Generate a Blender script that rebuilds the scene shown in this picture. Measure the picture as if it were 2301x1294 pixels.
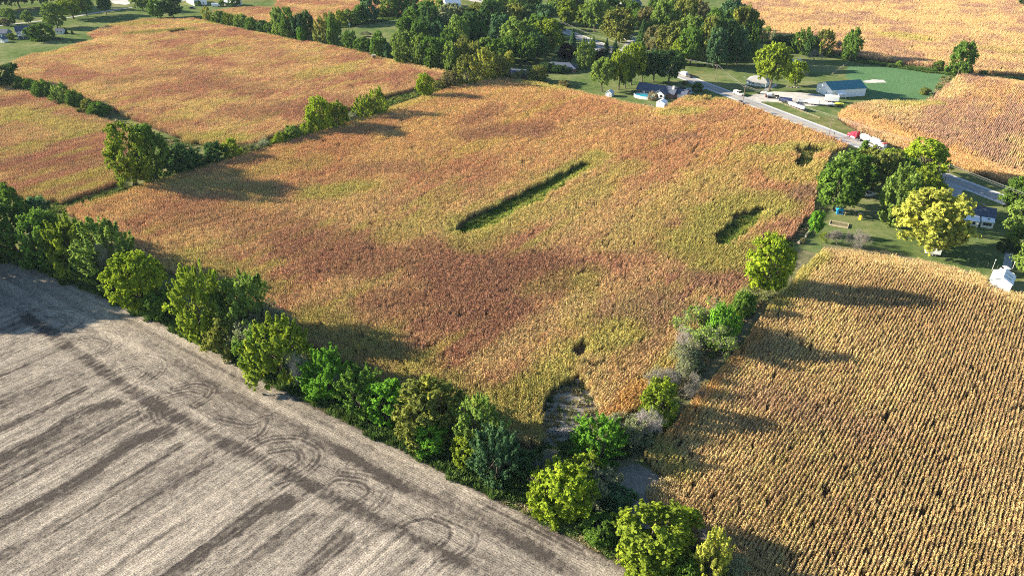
import bpy, bmesh, math, random
import numpy as np
from mathutils import Vector, Matrix
from mathutils.geometry import tessellate_polygon

for o in list(bpy.data.objects):
    bpy.data.objects.remove(o)
scene = bpy.context.scene
COL = scene.collection
random.seed(11)
RNG = np.random.default_rng(11)

# ------------------------------------------------------------------ camera
PW, PH, FOC, HOR, CAMH = 2301.0, 1294.0, 1650.0, -320.0, 112.0
PITCH = math.atan((PH / 2 - HOR) / FOC)
cam_d = bpy.data.cameras.new('camera')
cam = bpy.data.objects.new('camera', cam_d)
COL.objects.link(cam)
cam_d.sensor_fit = 'HORIZONTAL'
cam_d.angle = 2 * math.atan(PW / 2 / FOC)
cam_d.clip_start, cam_d.clip_end = 1.0, 9000.0
cam.location = (0, 0, CAMH)
cam.rotation_euler = (math.pi / 2 - PITCH, 0, 0)
scene.camera = cam

# ------------------------------------------------------------------ sky + sun
SUN_EL = math.radians(19.5)
SUN_AZ = math.atan2(-0.982, 0.190)          # from +Y towards +X
to_sun = Vector((math.sin(SUN_AZ) * math.cos(SUN_EL), math.cos(SUN_AZ) * math.cos(SUN_EL), math.sin(SUN_EL)))
world = bpy.data.worlds.new('World')
scene.world = world
world.use_nodes = True
nt = world.node_tree
bg = nt.nodes['Background']
sky = nt.nodes.new('ShaderNodeTexSky')
sky.sky_type = 'NISHITA'
sky.sun_disc = False
sky.sun_elevation = SUN_EL
sky.sun_rotation = SUN_AZ % (2 * math.pi)
sky.air_density, sky.dust_density, sky.ozone_density = 1.1, 0.2, 3.0
nt.links.new(sky.outputs[0], bg.inputs[0])
bg.inputs[1].default_value = 0.065
sun_d = bpy.data.lights.new('sun', 'SUN')
sun_d.energy = 5.0
sun_d.angle = math.radians(0.55)
sun_d.color = (1.0, 0.89, 0.71)
sun = bpy.data.objects.new('sun', sun_d)
COL.objects.link(sun)
sun.rotation_euler = (-to_sun).to_track_quat('-Z', 'Y').to_euler()
sun.location = to_sun * 300

vs = scene.view_settings
vs.view_transform = 'Standard'
vs.look = 'None'
vs.exposure = 1.9
vs.gamma = 1.0
vs.use_curve_mapping = False
scene.render.engine = 'CYCLES'
cy = scene.cycles
cy.max_bounces = 5
cy.diffuse_bounces = 3
cy.glossy_bounces = 2
cy.transmission_bounces = 2
cy.volume_bounces = 0
cy.transparent_max_bounces = 4
cy.use_denoising = False
cy.pixel_filter_type = 'BLACKMAN_HARRIS'
cy.filter_width = 1.05
cy.use_adaptive_sampling = True
cy.adaptive_threshold = 0.01
cy.caustics_reflective = cy.caustics_refractive = False

# ------------------------------------------------------------------ mapping: photograph pixel -> point on the ground
CP, SP = math.cos(PITCH), math.sin(PITCH)

def G(px, py, z=0.0):
    v = py - PH / 2
    t = (CAMH - z) / (FOC * SP + v * CP)
    return np.array([(px - PW / 2) * t, (FOC * CP - v * SP) * t])

def Gs(pts, z=0.0):
    return np.array([G(a, b, z) for a, b in pts])

def proj(x, y, z):
    d = y * CP + (CAMH - z) * SP
    return PW / 2 + FOC * x / d, PH / 2 + FOC * ((CAMH - z) * CP - y * SP) / d

def height_at(P, ytop):
    yt = G(PW / 2, ytop)[1]
    return CAMH * (1 - P[1] / yt)

# ------------------------------------------------------------------ noise
_tabs = {}

def vnoise(x, y, seed):
    if seed not in _tabs:
        _tabs[seed] = np.random.default_rng(1000 + seed).random((256, 256))
    T = _tabs[seed]
    xi, yi = np.floor(x).astype(int), np.floor(y).astype(int)
    fx, fy = x - xi, y - yi
    fx, fy = fx * fx * (3 - 2 * fx), fy * fy * (3 - 2 * fy)
    a, b = T[xi % 256, yi % 256], T[(xi + 1) % 256, yi % 256]
    c, d = T[xi % 256, (yi + 1) % 256], T[(xi + 1) % 256, (yi + 1) % 256]
    return (a * (1 - fx) + b * fx) * (1 - fy) + (c * (1 - fx) + d * fx) * fy

def fbm(x, y, seed, octv=4):
    s, a, n = 0, 1.0, 0
    for k in range(octv):
        s = s + a * vnoise(x * 2 ** k + 17.3 * k, y * 2 ** k - 9.1 * k, seed + k)
        n += a
        a *= 0.55
    return s / n

def smooth(a, b, x):
    t = np.clip((x - a) / (b - a), 0, 1)
    return t * t * (3 - 2 * t)

def in_poly(X, Y, poly):
    ins = np.zeros(X.shape, bool)
    n = len(poly)
    for i in range(n):
        x1, y1 = poly[i]
        x2, y2 = poly[(i + 1) % n]
        c = ((y1 > Y) != (y2 > Y))
        if y1 == y2:
            continue
        ins ^= c & (X < (x2 - x1) * (Y - y1) / (y2 - y1) + x1)
    return ins

def seg_dist(X, Y, line):
    D = np.full(X.shape, 1e9)
    for (x1, y1), (x2, y2) in zip(line[:-1], line[1:]):
        dx, dy = x2 - x1, y2 - y1
        t = np.clip(((X - x1) * dx + (Y - y1) * dy) / (dx * dx + dy * dy + 1e-9), 0, 1)
        D = np.minimum(D, np.hypot(X - x1 - t * dx, Y - y1 - t * dy))
    return D

def catmull(P, n=8):
    P = np.asarray(P, float)
    Q = np.vstack([2 * P[0] - P[1], P, 2 * P[-1] - P[-2]])
    out = []
    for i in range(1, len(Q) - 2):
        p0, p1, p2, p3 = Q[i - 1:i + 3]
        for k in range(n):
            t = k / n
            out.append(0.5 * (2 * p1 + (p2 - p0) * t + (2 * p0 - 5 * p1 + 4 * p2 - p3) * t ** 2 + (3 * p1 - p0 - 3 * p2 + p3) * t ** 3))
    out.append(P[-1])
    return np.array(out)

def in_view(X, Y, m=14.0):
    u, v = proj(X, Y, 1.5)
    s = FOC / (Y * CP + CAMH * SP)
    return (u > -m * s * 1.6) & (u < PW + m * s) & (v > -m * s * 1.2) & (v < PH + m * s)

# ------------------------------------------------------------------ materials
def new_mat(name):
    m = bpy.data.materials.new(name)
    m.use_nodes = True
    n = m.node_tree.nodes
    n.clear()
    out = n.new('ShaderNodeOutputMaterial')
    return m, n, m.node_tree.links, out

def mat(name, col, rough=0.6, var=0.12, scale=1.5, metal=0.0, col2=None, bump=0.0, spec=0.3, stretch=None):
    m, n, l, out = new_mat(name)
    b = n.new('ShaderNodeBsdfPrincipled')
    b.inputs['Roughness'].default_value = rough
    b.inputs['Metallic'].default_value = metal
    b.inputs['Specular IOR Level'].default_value = spec
    tc = n.new('ShaderNodeTexCoord')
    no = n.new('ShaderNodeTexNoise')
    no.inputs['Scale'].default_value = scale
    no.inputs['Detail'].default_value = 6
    no.inputs['Roughness'].default_value = 0.65
    src = tc.outputs['Object']
    if stretch:
        mp = n.new('ShaderNodeMapping')
        mp.inputs['Scale'].default_value = stretch
        l.new(src, mp.inputs[0])
        src = mp.outputs[0]
    l.new(src, no.inputs['Vector'])
    rp = n.new('ShaderNodeValToRGB')
    c2 = col2 or [min(1, c * (1 + var)) for c in col]
    c1 = [c * (1 - var) for c in col] if col2 is None else col
    rp.color_ramp.elements[0].color = (*c1, 1)
    rp.color_ramp.elements[1].color = (*c2, 1)
    rp.color_ramp.elements[0].position = 0.3
    rp.color_ramp.elements[1].position = 0.7
    l.new(no.outputs[0], rp.inputs[0])
    l.new(rp.outputs[0], b.inputs['Base Color'])
    if bump:
        bp = n.new('ShaderNodeBump')
        bp.inputs['Strength'].default_value = bump
        bp.inputs['Distance'].default_value = 0.15
        l.new(no.outputs[0], bp.inputs['Height'])
        l.new(bp.outputs[0], b.inputs['Normal'])
    l.new(b.outputs[0], out.inputs[0])
    return m

def ground_mat(name, cols, scales=(0.03, 0.25, 2.5), weights=(0.6, 0.45, 0.45), bump=0.8, bdist=0.12):
    """three octaves of noise at metre, decametre and hectometre size drive a colour ramp"""
    m, n, l, out = new_mat(name)
    b = n.new('ShaderNodeBsdfDiffuse')
    ge = n.new('ShaderNodeNewGeometry')
    acc = None
    fine = None
    for s, w in zip(scales, weights):
        no = n.new('ShaderNodeTexNoise')
        no.inputs['Scale'].default_value = s
        no.inputs['Detail'].default_value = 4
        no.inputs['Roughness'].default_value = 0.6
        l.new(ge.outputs['Position'], no.inputs['Vector'])
        ma = n.new('ShaderNodeMath')
        ma.operation = 'MULTIPLY_ADD'
        ma.inputs[1].default_value = w
        l.new(no.outputs[0], ma.inputs[0])
        if acc:
            l.new(acc.outputs[0], ma.inputs[2])
        else:
            ma.inputs[2].default_value = 0.5 - sum(weights) / 2
        acc = ma
        fine = no
    rp = n.new('ShaderNodeValToRGB')
    els = rp.color_ramp.elements
    while len(els) < len(cols):
        els.new(0.5)
    for i, c in enumerate(cols):
        els[i].position = 0.33 + 0.34 * i / (len(cols) - 1)
        els[i].color = (*c, 1)
    l.new(acc.outputs[0], rp.inputs[0])
    l.new(rp.outputs[0], b.inputs[0])
    if bump:
        bp = n.new('ShaderNodeBump')
        bp.inputs['Strength'].default_value = bump
        bp.inputs['Distance'].default_value = bdist
        l.new(fine.outputs[0], bp.inputs['Height'])
        l.new(bp.outputs[0], b.inputs['Normal'])
    l.new(b.outputs[0], out.inputs[0])
    return m

def leaf_mat(name, source, transl=0.3, attr='col', lo=0.6, hi=1.4, warm=True):
    """leaf: colour of the object (or of the instance) times a per-leaf variation, part of the light goes through"""
    m, n, l, out = new_mat(name)
    if source == 'object':
        c = n.new('ShaderNodeObjectInfo').outputs['Color']
    else:
        a = n.new('ShaderNodeAttribute')
        a.attribute_type = 'INSTANCER'
        a.attribute_name = attr
        c = a.outputs['Color']
    t = n.new('ShaderNodeAttribute')
    t.attribute_type = 'GEOMETRY'
    t.attribute_name = 'tint'
    mr = n.new('ShaderNodeMapRange')
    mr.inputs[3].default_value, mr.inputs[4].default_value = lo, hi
    l.new(t.outputs['Fac'], mr.inputs[0])
    vm = n.new('ShaderNodeVectorMath')
    vm.operation = 'SCALE'
    l.new(c, vm.inputs[0])
    l.new(mr.outputs[0], vm.inputs['Scale'])
    src = vm.outputs[0]
    if warm:
        mx = n.new('ShaderNodeMix')
        mx.data_type = 'RGBA'
        mx.blend_type = 'MULTIPLY'
        mx.inputs[7].default_value = (1.25, 1.10, 0.75, 1)
        gt = n.new('ShaderNodeMapRange')
        gt.inputs[1].default_value, gt.inputs[2].default_value = 0.55, 1.0
        l.new(t.outputs['Fac'], gt.inputs[0])
        l.new(gt.outputs[0], mx.inputs[0])
        l.new(src, mx.inputs[6])
        src = mx.outputs[2]
    d = n.new('ShaderNodeBsdfDiffuse')
    l.new(src, d.inputs[0])
    tr = n.new('ShaderNodeBsdfTranslucent')
    l.new(src, tr.inputs[0])
    mxs = n.new('ShaderNodeMixShader')
    mxs.inputs[0].default_value = transl
    l.new(d.outputs[0], mxs.inputs[1])
    l.new(tr.outputs[0], mxs.inputs[2])
    l.new(mxs.outputs[0], out.inputs[0])
    return m

M = {}
M['grass'] = ground_mat('lawn_grass', [(0.050, 0.085, 0.025), (0.090, 0.130, 0.040), (0.150, 0.170, 0.065), (0.23, 0.205, 0.11)])
M['meadow'] = ground_mat('rough_grass', [(0.05, 0.075, 0.02), (0.10, 0.125, 0.04), (0.17, 0.165, 0.065), (0.26, 0.21, 0.11)])
M['paddock'] = ground_mat('paddock_clover', [(0.06, 0.12, 0.05), (0.09, 0.175, 0.075), (0.15, 0.235, 0.11)], scales=(0.04, 0.5, 2.0), weights=(0.3, 0.4, 0.6), bump=1.0, bdist=0.3)
M['soil'] = ground_mat('dark_soil', [(0.035, 0.026, 0.018), (0.07, 0.052, 0.034), (0.12, 0.09, 0.055)])
M['mud'] = ground_mat('pale_mud', [(0.10, 0.085, 0.065), (0.22, 0.20, 0.16), (0.33, 0.30, 0.25)], scales=(0.08, 0.4, 2.5))
M['track'] = ground_mat('dry_grass_track', [(0.06, 0.075, 0.03), (0.15, 0.14, 0.075), (0.26, 0.215, 0.13)], scales=(0.06, 0.3, 1.8))
M['gravel'] = ground_mat('pale_gravel', [(0.30, 0.28, 0.25), (0.45, 0.42, 0.38), (0.58, 0.55, 0.50)], scales=(0.05, 0.3, 3.0), bump=0.3, bdist=0.03)
M['asphalt'] = ground_mat('worn_asphalt', [(0.23, 0.23, 0.24), (0.29, 0.285, 0.29), (0.35, 0.34, 0.335)], scales=(0.03, 0.3, 3.0), bump=0.15, bdist=0.02)
M['shoulder'] = ground_mat('gravel_shoulder', [(0.42, 0.40, 0.38), (0.56, 0.54, 0.51), (0.64, 0.62, 0.58)], scales=(0.05, 0.4, 3.0), bump=0.2, bdist=0.03)
M['drive'] = ground_mat('driveway_concrete', [(0.26, 0.26, 0.25), (0.36, 0.36, 0.35), (0.44, 0.43, 0.41)], scales=(0.05, 0.3, 2.0), bump=0.1, bdist=0.02)
M['paintw'] = mat('road_paint_white', (0.75, 0.75, 0.72), 0.6, 0.15, 3)
M['painty'] = mat('road_paint_yellow', (0.60, 0.42, 0.08), 0.6, 0.2, 3)
M['white'] = mat('white_paint', (0.78, 0.78, 0.76), 0.5, 0.06, 1.0)
M['whitem'] = mat('white_sheet_metal', (0.80, 0.81, 0.82), 0.35, 0.05, 0.8, stretch=(6, 0.3, 0.3))
M['teal'] = mat('teal_sheet_metal', (0.035, 0.17, 0.20), 0.4, 0.14, 0.7, stretch=(5, 0.3, 0.3))
M['blueroof'] = mat('slate_blue_shingle', (0.075, 0.09, 0.13), 0.8, 0.25, 2.5, bump=0.2)
M['greyroof'] = mat('grey_shingle', (0.30, 0.29, 0.28), 0.8, 0.25, 2.5, bump=0.2)
M['brownroof'] = mat('brown_shingle', (0.17, 0.11, 0.08), 0.8, 0.25, 2.5, bump=0.2)
M['paleroof'] = mat('pale_blue_metal', (0.45, 0.53, 0.60), 0.4, 0.1, 1.0)
M['rustroof'] = mat('weathered_barn_tin', (0.42, 0.40, 0.36), 0.5, 0.3, 0.9, stretch=(4, 0.4, 0.4))
M['brick'] = mat('red_brown_brick', (0.22, 0.13, 0.10), 0.85, 0.3, 6.0, bump=0.3)
M['bluewall'] = mat('blue_grey_siding', (0.12, 0.16, 0.24), 0.6, 0.12, 1.0, stretch=(0.3, 0.3, 8))
M['greywall'] = mat('grey_siding', (0.40, 0.41, 0.42), 0.6, 0.12, 1.0, stretch=(0.3, 0.3, 8))
M['cream'] = mat('cream_siding', (0.62, 0.60, 0.54), 0.6, 0.1, 1.0, stretch=(0.3, 0.3, 8))
M['glass'] = mat('window_glass', (0.015, 0.018, 0.024), 0.08, 0.2, 1.0, spec=0.6)
M['wood'] = mat('weathered_wood', (0.20, 0.15, 0.10), 0.85, 0.3, 3.0, bump=0.3)
M['palewood'] = mat('pale_timber', (0.42, 0.34, 0.24), 0.8, 0.25, 3.0, bump=0.2)
M['pole'] = mat('utility_pole_wood', (0.17, 0.13, 0.10), 0.9, 0.25, 2.0, stretch=(4, 4, 0.3))
M['wire'] = mat('aluminium_wire', (0.35, 0.34, 0.32), 0.6, 0.05, 1.0)
M['bark'] = mat('grey_brown_bark', (0.10, 0.08, 0.06), 0.9, 0.35, 4.0, bump=0.5)
M['palebark'] = mat('bleached_bark', (0.30, 0.27, 0.25), 0.9, 0.25, 4.0, bump=0.3)
M['twig'] = mat('grey_twigs', (0.19, 0.175, 0.14), 0.9, 0.25, 2.0)
M['rubber'] = mat('black_rubber', (0.02, 0.02, 0.02), 0.8, 0.2, 3.0)
M['rim'] = mat('steel_rim', (0.5, 0.5, 0.5), 0.35, 0.1, 3.0, metal=0.7)
M['black'] = mat('black_paint', (0.018, 0.018, 0.02), 0.3, 0.2, 1.0, spec=0.5)
M['chrome'] = mat('polished_metal', (0.65, 0.65, 0.66), 0.2, 0.1, 1.0, metal=0.9)
M['lamp'] = mat('lamp_glass', (0.75, 0.72, 0.62), 0.15, 0.1, 1.0)
M['taillamp'] = mat('red_lamp_glass', (0.45, 0.02, 0.02), 0.2, 0.1, 1.0)
M['water'] = mat('pool_water', (0.04, 0.33, 0.42), 0.05, 0.2, 0.8, spec=0.6)
M['playblue'] = mat('bright_blue_plastic', (0.02, 0.28, 0.62), 0.4, 0.08, 1.0)
M['playyellow'] = mat('yellow_plastic', (0.80, 0.55, 0.03), 0.4, 0.08, 1.0)
M['playred'] = mat('red_plastic', (0.45, 0.06, 0.04), 0.4, 0.1, 1.0)
M['brush'] = mat('dead_brush', (0.06, 0.05, 0.045), 0.9, 0.4, 3.0)
M['leaf'] = leaf_mat('tree_leaf', 'object', 0.38, lo=0.7, hi=1.45)
M['corn'] = leaf_mat('corn_leaf', 'instance', 0.15, lo=0.45, hi=1.5, warm=False)
M['weed'] = leaf_mat('weed_leaf', 'instance', 0.25, lo=0.5, hi=1.5, warm=False)

def paint(name, c, rough=0.3):
    key = 'paint_' + name
    if key not in M:
        M[key] = mat(key, c, rough, 0.05, 1.0, spec=0.5)
    return M[key]

# ------------------------------------------------------------------ mesh helpers
def tag(o, label=None, cat=None, group=None, kind=None):
    if label: o['label'] = label
    if cat: o['category'] = cat
    if group: o['group'] = group
    if kind: o['kind'] = kind
    return o

def empty(name, xy=(0, 0), rz=0.0, z=0.0):
    o = bpy.data.objects.new(name, None)
    o.empty_display_size = 0.5
    o.location = (xy[0], xy[1], z)
    o.rotation_euler = (0, 0, rz)
    COL.objects.link(o)
    return o

def link(name, me, parent=None):
    o = bpy.data.objects.new(name, me)
    COL.objects.link(o)
    if parent is not None:
        o.parent = parent
    return o

def fast_mesh(name, V, Fq, m, tint=None, smooth_sh=False):
    """V (n,3), Fq (k,4) or (k,3)"""
    V = np.asarray(V, np.float32)
    Fq = np.asarray(Fq, np.int32)
    k = Fq.shape[1]
    me = bpy.data.meshes.new(name)
    me.vertices.add(len(V))
    me.vertices.foreach_set('co', V.ravel())
    me.loops.add(Fq.size)
    me.loops.foreach_set('vertex_index', Fq.ravel())
    me.polygons.add(len(Fq))
    me.polygons.foreach_set('loop_start', np.arange(0, Fq.size, k, dtype=np.int32))
    me.polygons.foreach_set('loop_total', np.full(len(Fq), k, np.int32))
    me.update(calc_edges=True)
    if tint is not None:
        a = me.attributes.new('tint', 'FLOAT', 'POINT')
        a.data.foreach_set('value', np.asarray(tint, np.float32))
    if smooth_sh:
        me.polygons.foreach_set('use_smooth', np.ones(len(Fq), bool))
    if m:
        me.materials.append(m)
    return me

class MB:
    def __init__(s):
        s.v, s.f = [], []

    def add(s, vs, fs):
        b = len(s.v)
        s.v += [tuple(map(float, p)) for p in vs]
        s.f += [tuple(b + i for i in f) for f in fs]
        return s

    def box(s, x0, x1, y0, y1, z0, z1):
        return s.add([(x, y, z) for z in (z0, z1) for y in (y0, y1) for x in (x0, x1)],
                     [(0, 2, 3, 1), (4, 5, 7, 6), (0, 1, 5, 4), (2, 6, 7, 3), (0, 4, 6, 2), (1, 3, 7, 5)])

    def prism_x(s, prof, x0, x1):
        """profile of (y,z), counter-clockwise seen from +x, extruded along x"""
        n = len(prof)
        vs = [(x0, y, z) for y, z in prof] + [(x1, y, z) for y, z in prof]
        fs = [tuple(reversed(range(n))), tuple(range(n, 2 * n))]
        fs += [(i, (i + 1) % n, n + (i + 1) % n, n + i) for i in range(n)]
        return s.add(vs, fs)

    def prism_y(s, prof, y0, y1):
        """profile of (x,z), extruded along y"""
        n = len(prof)
        vs = [(x, y0, z) for x, z in prof] + [(x, y1, z) for x, z in prof]
        fs = [tuple(range(n)), tuple(reversed(range(n, 2 * n)))]
        fs += [(i, n + i, n + (i + 1) % n, (i + 1) % n) for i in range(n)]
        return s.add(vs, fs)

    def tube(s, a, b, r0, r1=None, n=6):
        r1 = r0 if r1 is None else r1
        a, b = Vector(a), Vector(b)
        d = (b - a).normalized()
        u = d.orthogonal().normalized()
        w = d.cross(u)
        vs = []
        for p, r in ((a, r0), (b, r1)):
            for i in range(n):
                t = 2 * math.pi * i / n
                vs.append(p + (u * math.cos(t) + w * math.sin(t)) * r)
        fs = [(i, (i + 1) % n, n + (i + 1) % n, n + i) for i in range(n)]
        fs += [tuple(reversed(range(n))), tuple(range(n, 2 * n))]
        return s.add(vs, fs)

    def build(s, name, m, parent=None, smooth_sh=False):
        me = bpy.data.meshes.new(name)
        me.from_pydata(s.v, [], s.f)
        me.update()
        if smooth_sh:
            me.polygons.foreach_set('use_smooth', np.ones(len(me.polygons), bool))
        me.materials.append(m)
        return link(name, me, parent)

def sheet(name, pts, m, z, kind='structure', parent=None):
    """flat polygon on the ground"""
    P = [(float(a), float(b)) for a, b in pts]
    tris = tessellate_polygon([[Vector((a, b, 0)) for a, b in P]])
    V = [(a, b, z) for a, b in P]
    fs = []
    for t in tris:
        a, b, c = (Vector(V[i]) for i in t)
        fs.append(tuple(t) if (b - a).cross(c - a).z > 0 else tuple(reversed(t)))
    me = bpy.data.meshes.new(name)
    me.from_pydata(V, [], fs)
    me.update()
    me.materials.append(m)
    o = link(name, me, parent)
    if kind:
        o['kind'] = kind
    return o

def rag(pts, amp=0.6, step=3.0, seed=0):
    """subdivide a polygon outline and roughen it"""
    r = np.random.default_rng(seed)
    P = np.asarray(pts, float)
    out = []
    for i in range(len(P)):
        a, b = P[i], P[(i + 1) % len(P)]
        n = max(1, min(60, int(np.hypot(*(b - a)) / step)))
        for k in range(n):
            q = a + (b - a) * k / n
            out.append(q + (r.normal(0, amp, 2) if k else 0))
    return np.array(out)

def ribbon(name, line, half, m, z, parent=None, off=0.0):
    L = np.asarray(line, float)
    d = np.gradient(L, axis=0)
    d /= np.hypot(d[:, 0], d[:, 1])[:, None]
    nrm = np.stack([-d[:, 1], d[:, 0]], 1)
    h = np.broadcast_to(np.asarray(half, float), (len(L),))
    A = L + nrm * (off + h)[:, None] if np.ndim(off) == 0 else L
    B = L + nrm * (off - h)[:, None]
    V = [(a, b, z) for a, b in A] + [(a, b, z) for a, b in B]
    n = len(L)
    fs = [(n + i, n + i + 1, i + 1, i) for i in range(n - 1)]
    me = bpy.data.meshes.new(name)
    me.from_pydata(V, [], fs)
    me.update()
    me.materials.append(m)
    o = link(name, me, parent)
    if parent is None:
        o['kind'] = 'structure'
    return o

# ------------------------------------------------------------------ scatter of countless plants (stuff)
def make_scatter_group(coll):
    ng = bpy.data.node_groups.new('scatter', 'GeometryNodeTree')
    ng.interface.new_socket('Geometry', in_out='INPUT', socket_type='NodeSocketGeometry')
    ng.interface.new_socket('Geometry', in_out='OUTPUT', socket_type='NodeSocketGeometry')
    n, l = ng.nodes, ng.links
    gi, go = n.new('NodeGroupInput'), n.new('NodeGroupOutput')
    ci = n.new('GeometryNodeCollectionInfo')
    ci.inputs['Collection'].default_value = coll
    ci.inputs['Separate Children'].default_value = True
    ci.inputs['Reset Children'].default_value = True
    ip = n.new('GeometryNodeInstanceOnPoints')
    ip.inputs['Pick Instance'].default_value = True

    def at(nm, ty):
        a = n.new('GeometryNodeInputNamedAttribute')
        a.data_type = ty
        a.inputs['Name'].default_value = nm
        return a.outputs['Attribute']
    l.new(gi.outputs[0], ip.inputs['Points'])
    l.new(ci.outputs[0], ip.inputs['Instance'])
    l.new(at('vid', 'INT'), ip.inputs['Instance Index'])
    e2r = n.new('FunctionNodeEulerToRotation')
    l.new(at('rot', 'FLOAT_VECTOR'), e2r.inputs[0])
    l.new(e2r.outputs[0], ip.inputs['Rotation'])
    l.new(at('scl', 'FLOAT_VECTOR'), ip.inputs['Scale'])
    l.new(ip.outputs[0], go.inputs[0])
    return ng

def proto_collection(name, meshes):
    c = bpy.data.collections.new(name)
    for i, me in enumerate(meshes):
        o = bpy.data.objects.new(f'{name}_{i}', me)
        c.objects.link(o)
    return make_scatter_group(c), len(meshes)

def scatter(name, proto, P, rot, scl, col, label, cat):
    ng, nv = proto
    N = len(P)
    me = bpy.data.meshes.new(name)
    me.vertices.add(N)
    me.vertices.foreach_set('co', np.asarray(P, np.float32).ravel())
    for nm, ty, fld, val in (('rot', 'FLOAT_VECTOR', 'vector', rot), ('scl', 'FLOAT_VECTOR', 'vector', scl), ('col', 'FLOAT_VECTOR', 'vector', col)):
        a = me.attributes.new(nm, ty, 'POINT')
        a.data.foreach_set(fld, np.asarray(val, np.float32).ravel())
    a = me.attributes.new('vid', 'INT', 'POINT')
    a.data.foreach_set('value', RNG.integers(0, nv, N).astype(np.int32))
    o = link(name, me)
    md = o.modifiers.new('scatter', 'NODES')
    md.node_group = ng
    tag(o, label, cat, kind='stuff')
    return o
# ================================================================== THE GROUND
RDV = np.array([2610 - PW / 2, FOC / CP])
RDV = RDV / np.hypot(*RDV)                       # direction of the crop rows
RPV = np.array([RDV[1], -RDV[0]])                # across the rows, to the right
RANG = math.atan2(RDV[1], RDV[0])

sheet('ground', [(-4000, -1500), (4000, -1500), (4000, 6000), (-4000, 6000)], M['meadow'], 0.0)

F_MAIN = [(150, 482), (330, 425), (500, 372), (760, 291), (1010, 205), (1130, 181), (1200, 190), (1290, 210), (1400, 236), (1462, 250), (1492, 250),
          (1510, 238), (1540, 226), (1590, 222), (1640, 232), (1700, 252), (1790, 285), (1870, 316), (1905, 335), (1865, 352), (1845, 405),
          (1822, 460), (1832, 478), (1790, 520), (1762, 560), (1700, 620), (1672, 668), (1560, 800), (1455, 905), (1385, 962), (1352, 955), (1345, 925), (1325, 885),
          (1302, 850), (1262, 868), (1228, 905), (1218, 950), (1225, 1000), (1190, 1010), (1040, 962), (800, 838), (560, 712), (330, 585)]
F_RIGHT = [(1850, 568), (2000, 588), (2110, 606), (2205, 632), (2225, 655), (2301, 675), (2520, 730), (2900, 1500), (1990, 1500), (1700, 1330), (1590, 1255), (1512, 1192),
           (1462, 1135), (1452, 1108), (1500, 1078), (1462, 1052), (1446, 1032), (1500, 972), (1655, 792), (1760, 660), (1830, 580)]
F_LEFT = [(-500, 60), (-60, 178), (0, 198), (60, 212), (215, 272), (290, 300), (310, 330), (262, 420), (140, 462), (90, 455), (0, 440), (-500, 330)]
F_FAR = [(25, 148), (70, 130), (120, 122), (165, 108), (220, 96), (200, 82), (245, 62), (320, 50), (440, 47), (470, 56), (620, 88), (760, 112), (900, 146), (1008, 170),
         (985, 186), (905, 212), (840, 228), (760, 262), (640, 300), (575, 330), (500, 338), (425, 322), (330, 285), (255, 250), (150, 215), (40, 170)]
F_TOP = [(480, 30), (540, 22), (620, 22), (640, -60), (1000, -60), (1000, 20), (905, 34), (830, 40), (770, 40), (700, 75), (640, 68), (540, 42)]
F_TR = [(1560, -60), (2800, -60), (2800, 260), (2301, 172), (2190, 166), (2100, 156), (1940, 134), (1830, 112), (1705, 88), (1690, 30)]
F_RR = [(2148, 176), (2190, 174), (2301, 192), (2800, 280), (2800, 560), (2301, 425), (2250, 412), (2130, 372), (2010, 330), (1930, 298), (1880, 268),
        (1905, 246), (1955, 234), (2085, 236), (2112, 210)]
F_HARV = [(-700, 560), (0, 578), (80, 600), (200, 652), (420, 752), (700, 910), (900, 1008), (1060, 1092), (1250, 1190), (1460, 1298), (1900, 1560), (-700, 1560)]

for nm, pts in (('main', F_MAIN), ('right', F_RIGHT), ('left', F_LEFT), ('far', F_FAR), ('top', F_TOP), ('top_right', F_TR), ('roadside', F_RR)):
    sheet('field_soil', rag(Gs(pts), 0.4, 4.0, 3), M['soil'], 0.02)

LAWNS = [
    [(-300, 60), (-60, 62), (150, 42), (300, 20), (420, 8), (640, 4), (600, 18), (480, 26), (440, 44), (330, 45), (230, 60), (200, 80), (215, 92), (120, 118), (25, 144), (-300, 130)],
    [(-300, -40), (300, -40), (300, 14), (150, 36), (0, 52), (-300, 75)],
    [(730, 80), (800, 62), (900, 30), (1000, 20), (1300, -30), (1560, -30), (1700, 40), (1700, 120), (1640, 160), (1530, 160), (1262, 62), (1150, 20), (1100, 100), (1000, 160), (880, 135)],
    [(1000, 160), (1150, 100), (1262, 72), (1520, 172), (1640, 222), (1590, 218), (1540, 222), (1490, 247), (1400, 232), (1290, 206), (1200, 186), (1130, 178)],
    [(1560, 178), (1640, 120), (1700, 92), (1840, 116), (1960, 140), (2130, 165), (2110, 205), (2080, 232), (1950, 232), (1880, 262), (1800, 262), (1700, 220)],
    [(1850, 352), (1930, 335), (2100, 396), (2240, 450), (2320, 480), (2500, 560), (2500, 720), (2301, 668), (2205, 628), (2000, 584), (1850, 562), (1790, 600), (1740, 590), (1765, 560), (1835, 478), (1825, 450)],
]
for i, pts in enumerate(LAWNS):
    sheet('lawn', rag(Gs(pts), 0.5, 5.0, 20 + i), M['grass'], 0.012 + 0.001 * i)
sheet('paddock', rag(Gs([(1905, 150), (2010, 152), (2128, 168), (2108, 206), (2086, 232), (1990, 236), (1955, 225), (1945, 200), (1900, 175)]), 0.6, 4, 31), M['paddock'], 0.03)
sheet('bare_patch', rag(Gs([(1938, 183), (1960, 179), (1985, 180), (1993, 186), (1965, 187), (1945, 187)]), 0.5, 2, 32), M['gravel'], 0.04)
sheet('grass_track', rag(Gs([(1835, 570), (1800, 600), (1700, 720), (1600, 850), (1470, 1010), (1400, 1060), (1370, 1050), (1450, 960), (1570, 810), (1690, 660), (1770, 570), (1800, 560)]), 0.7, 4, 33), M['track'], 0.03)
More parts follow.
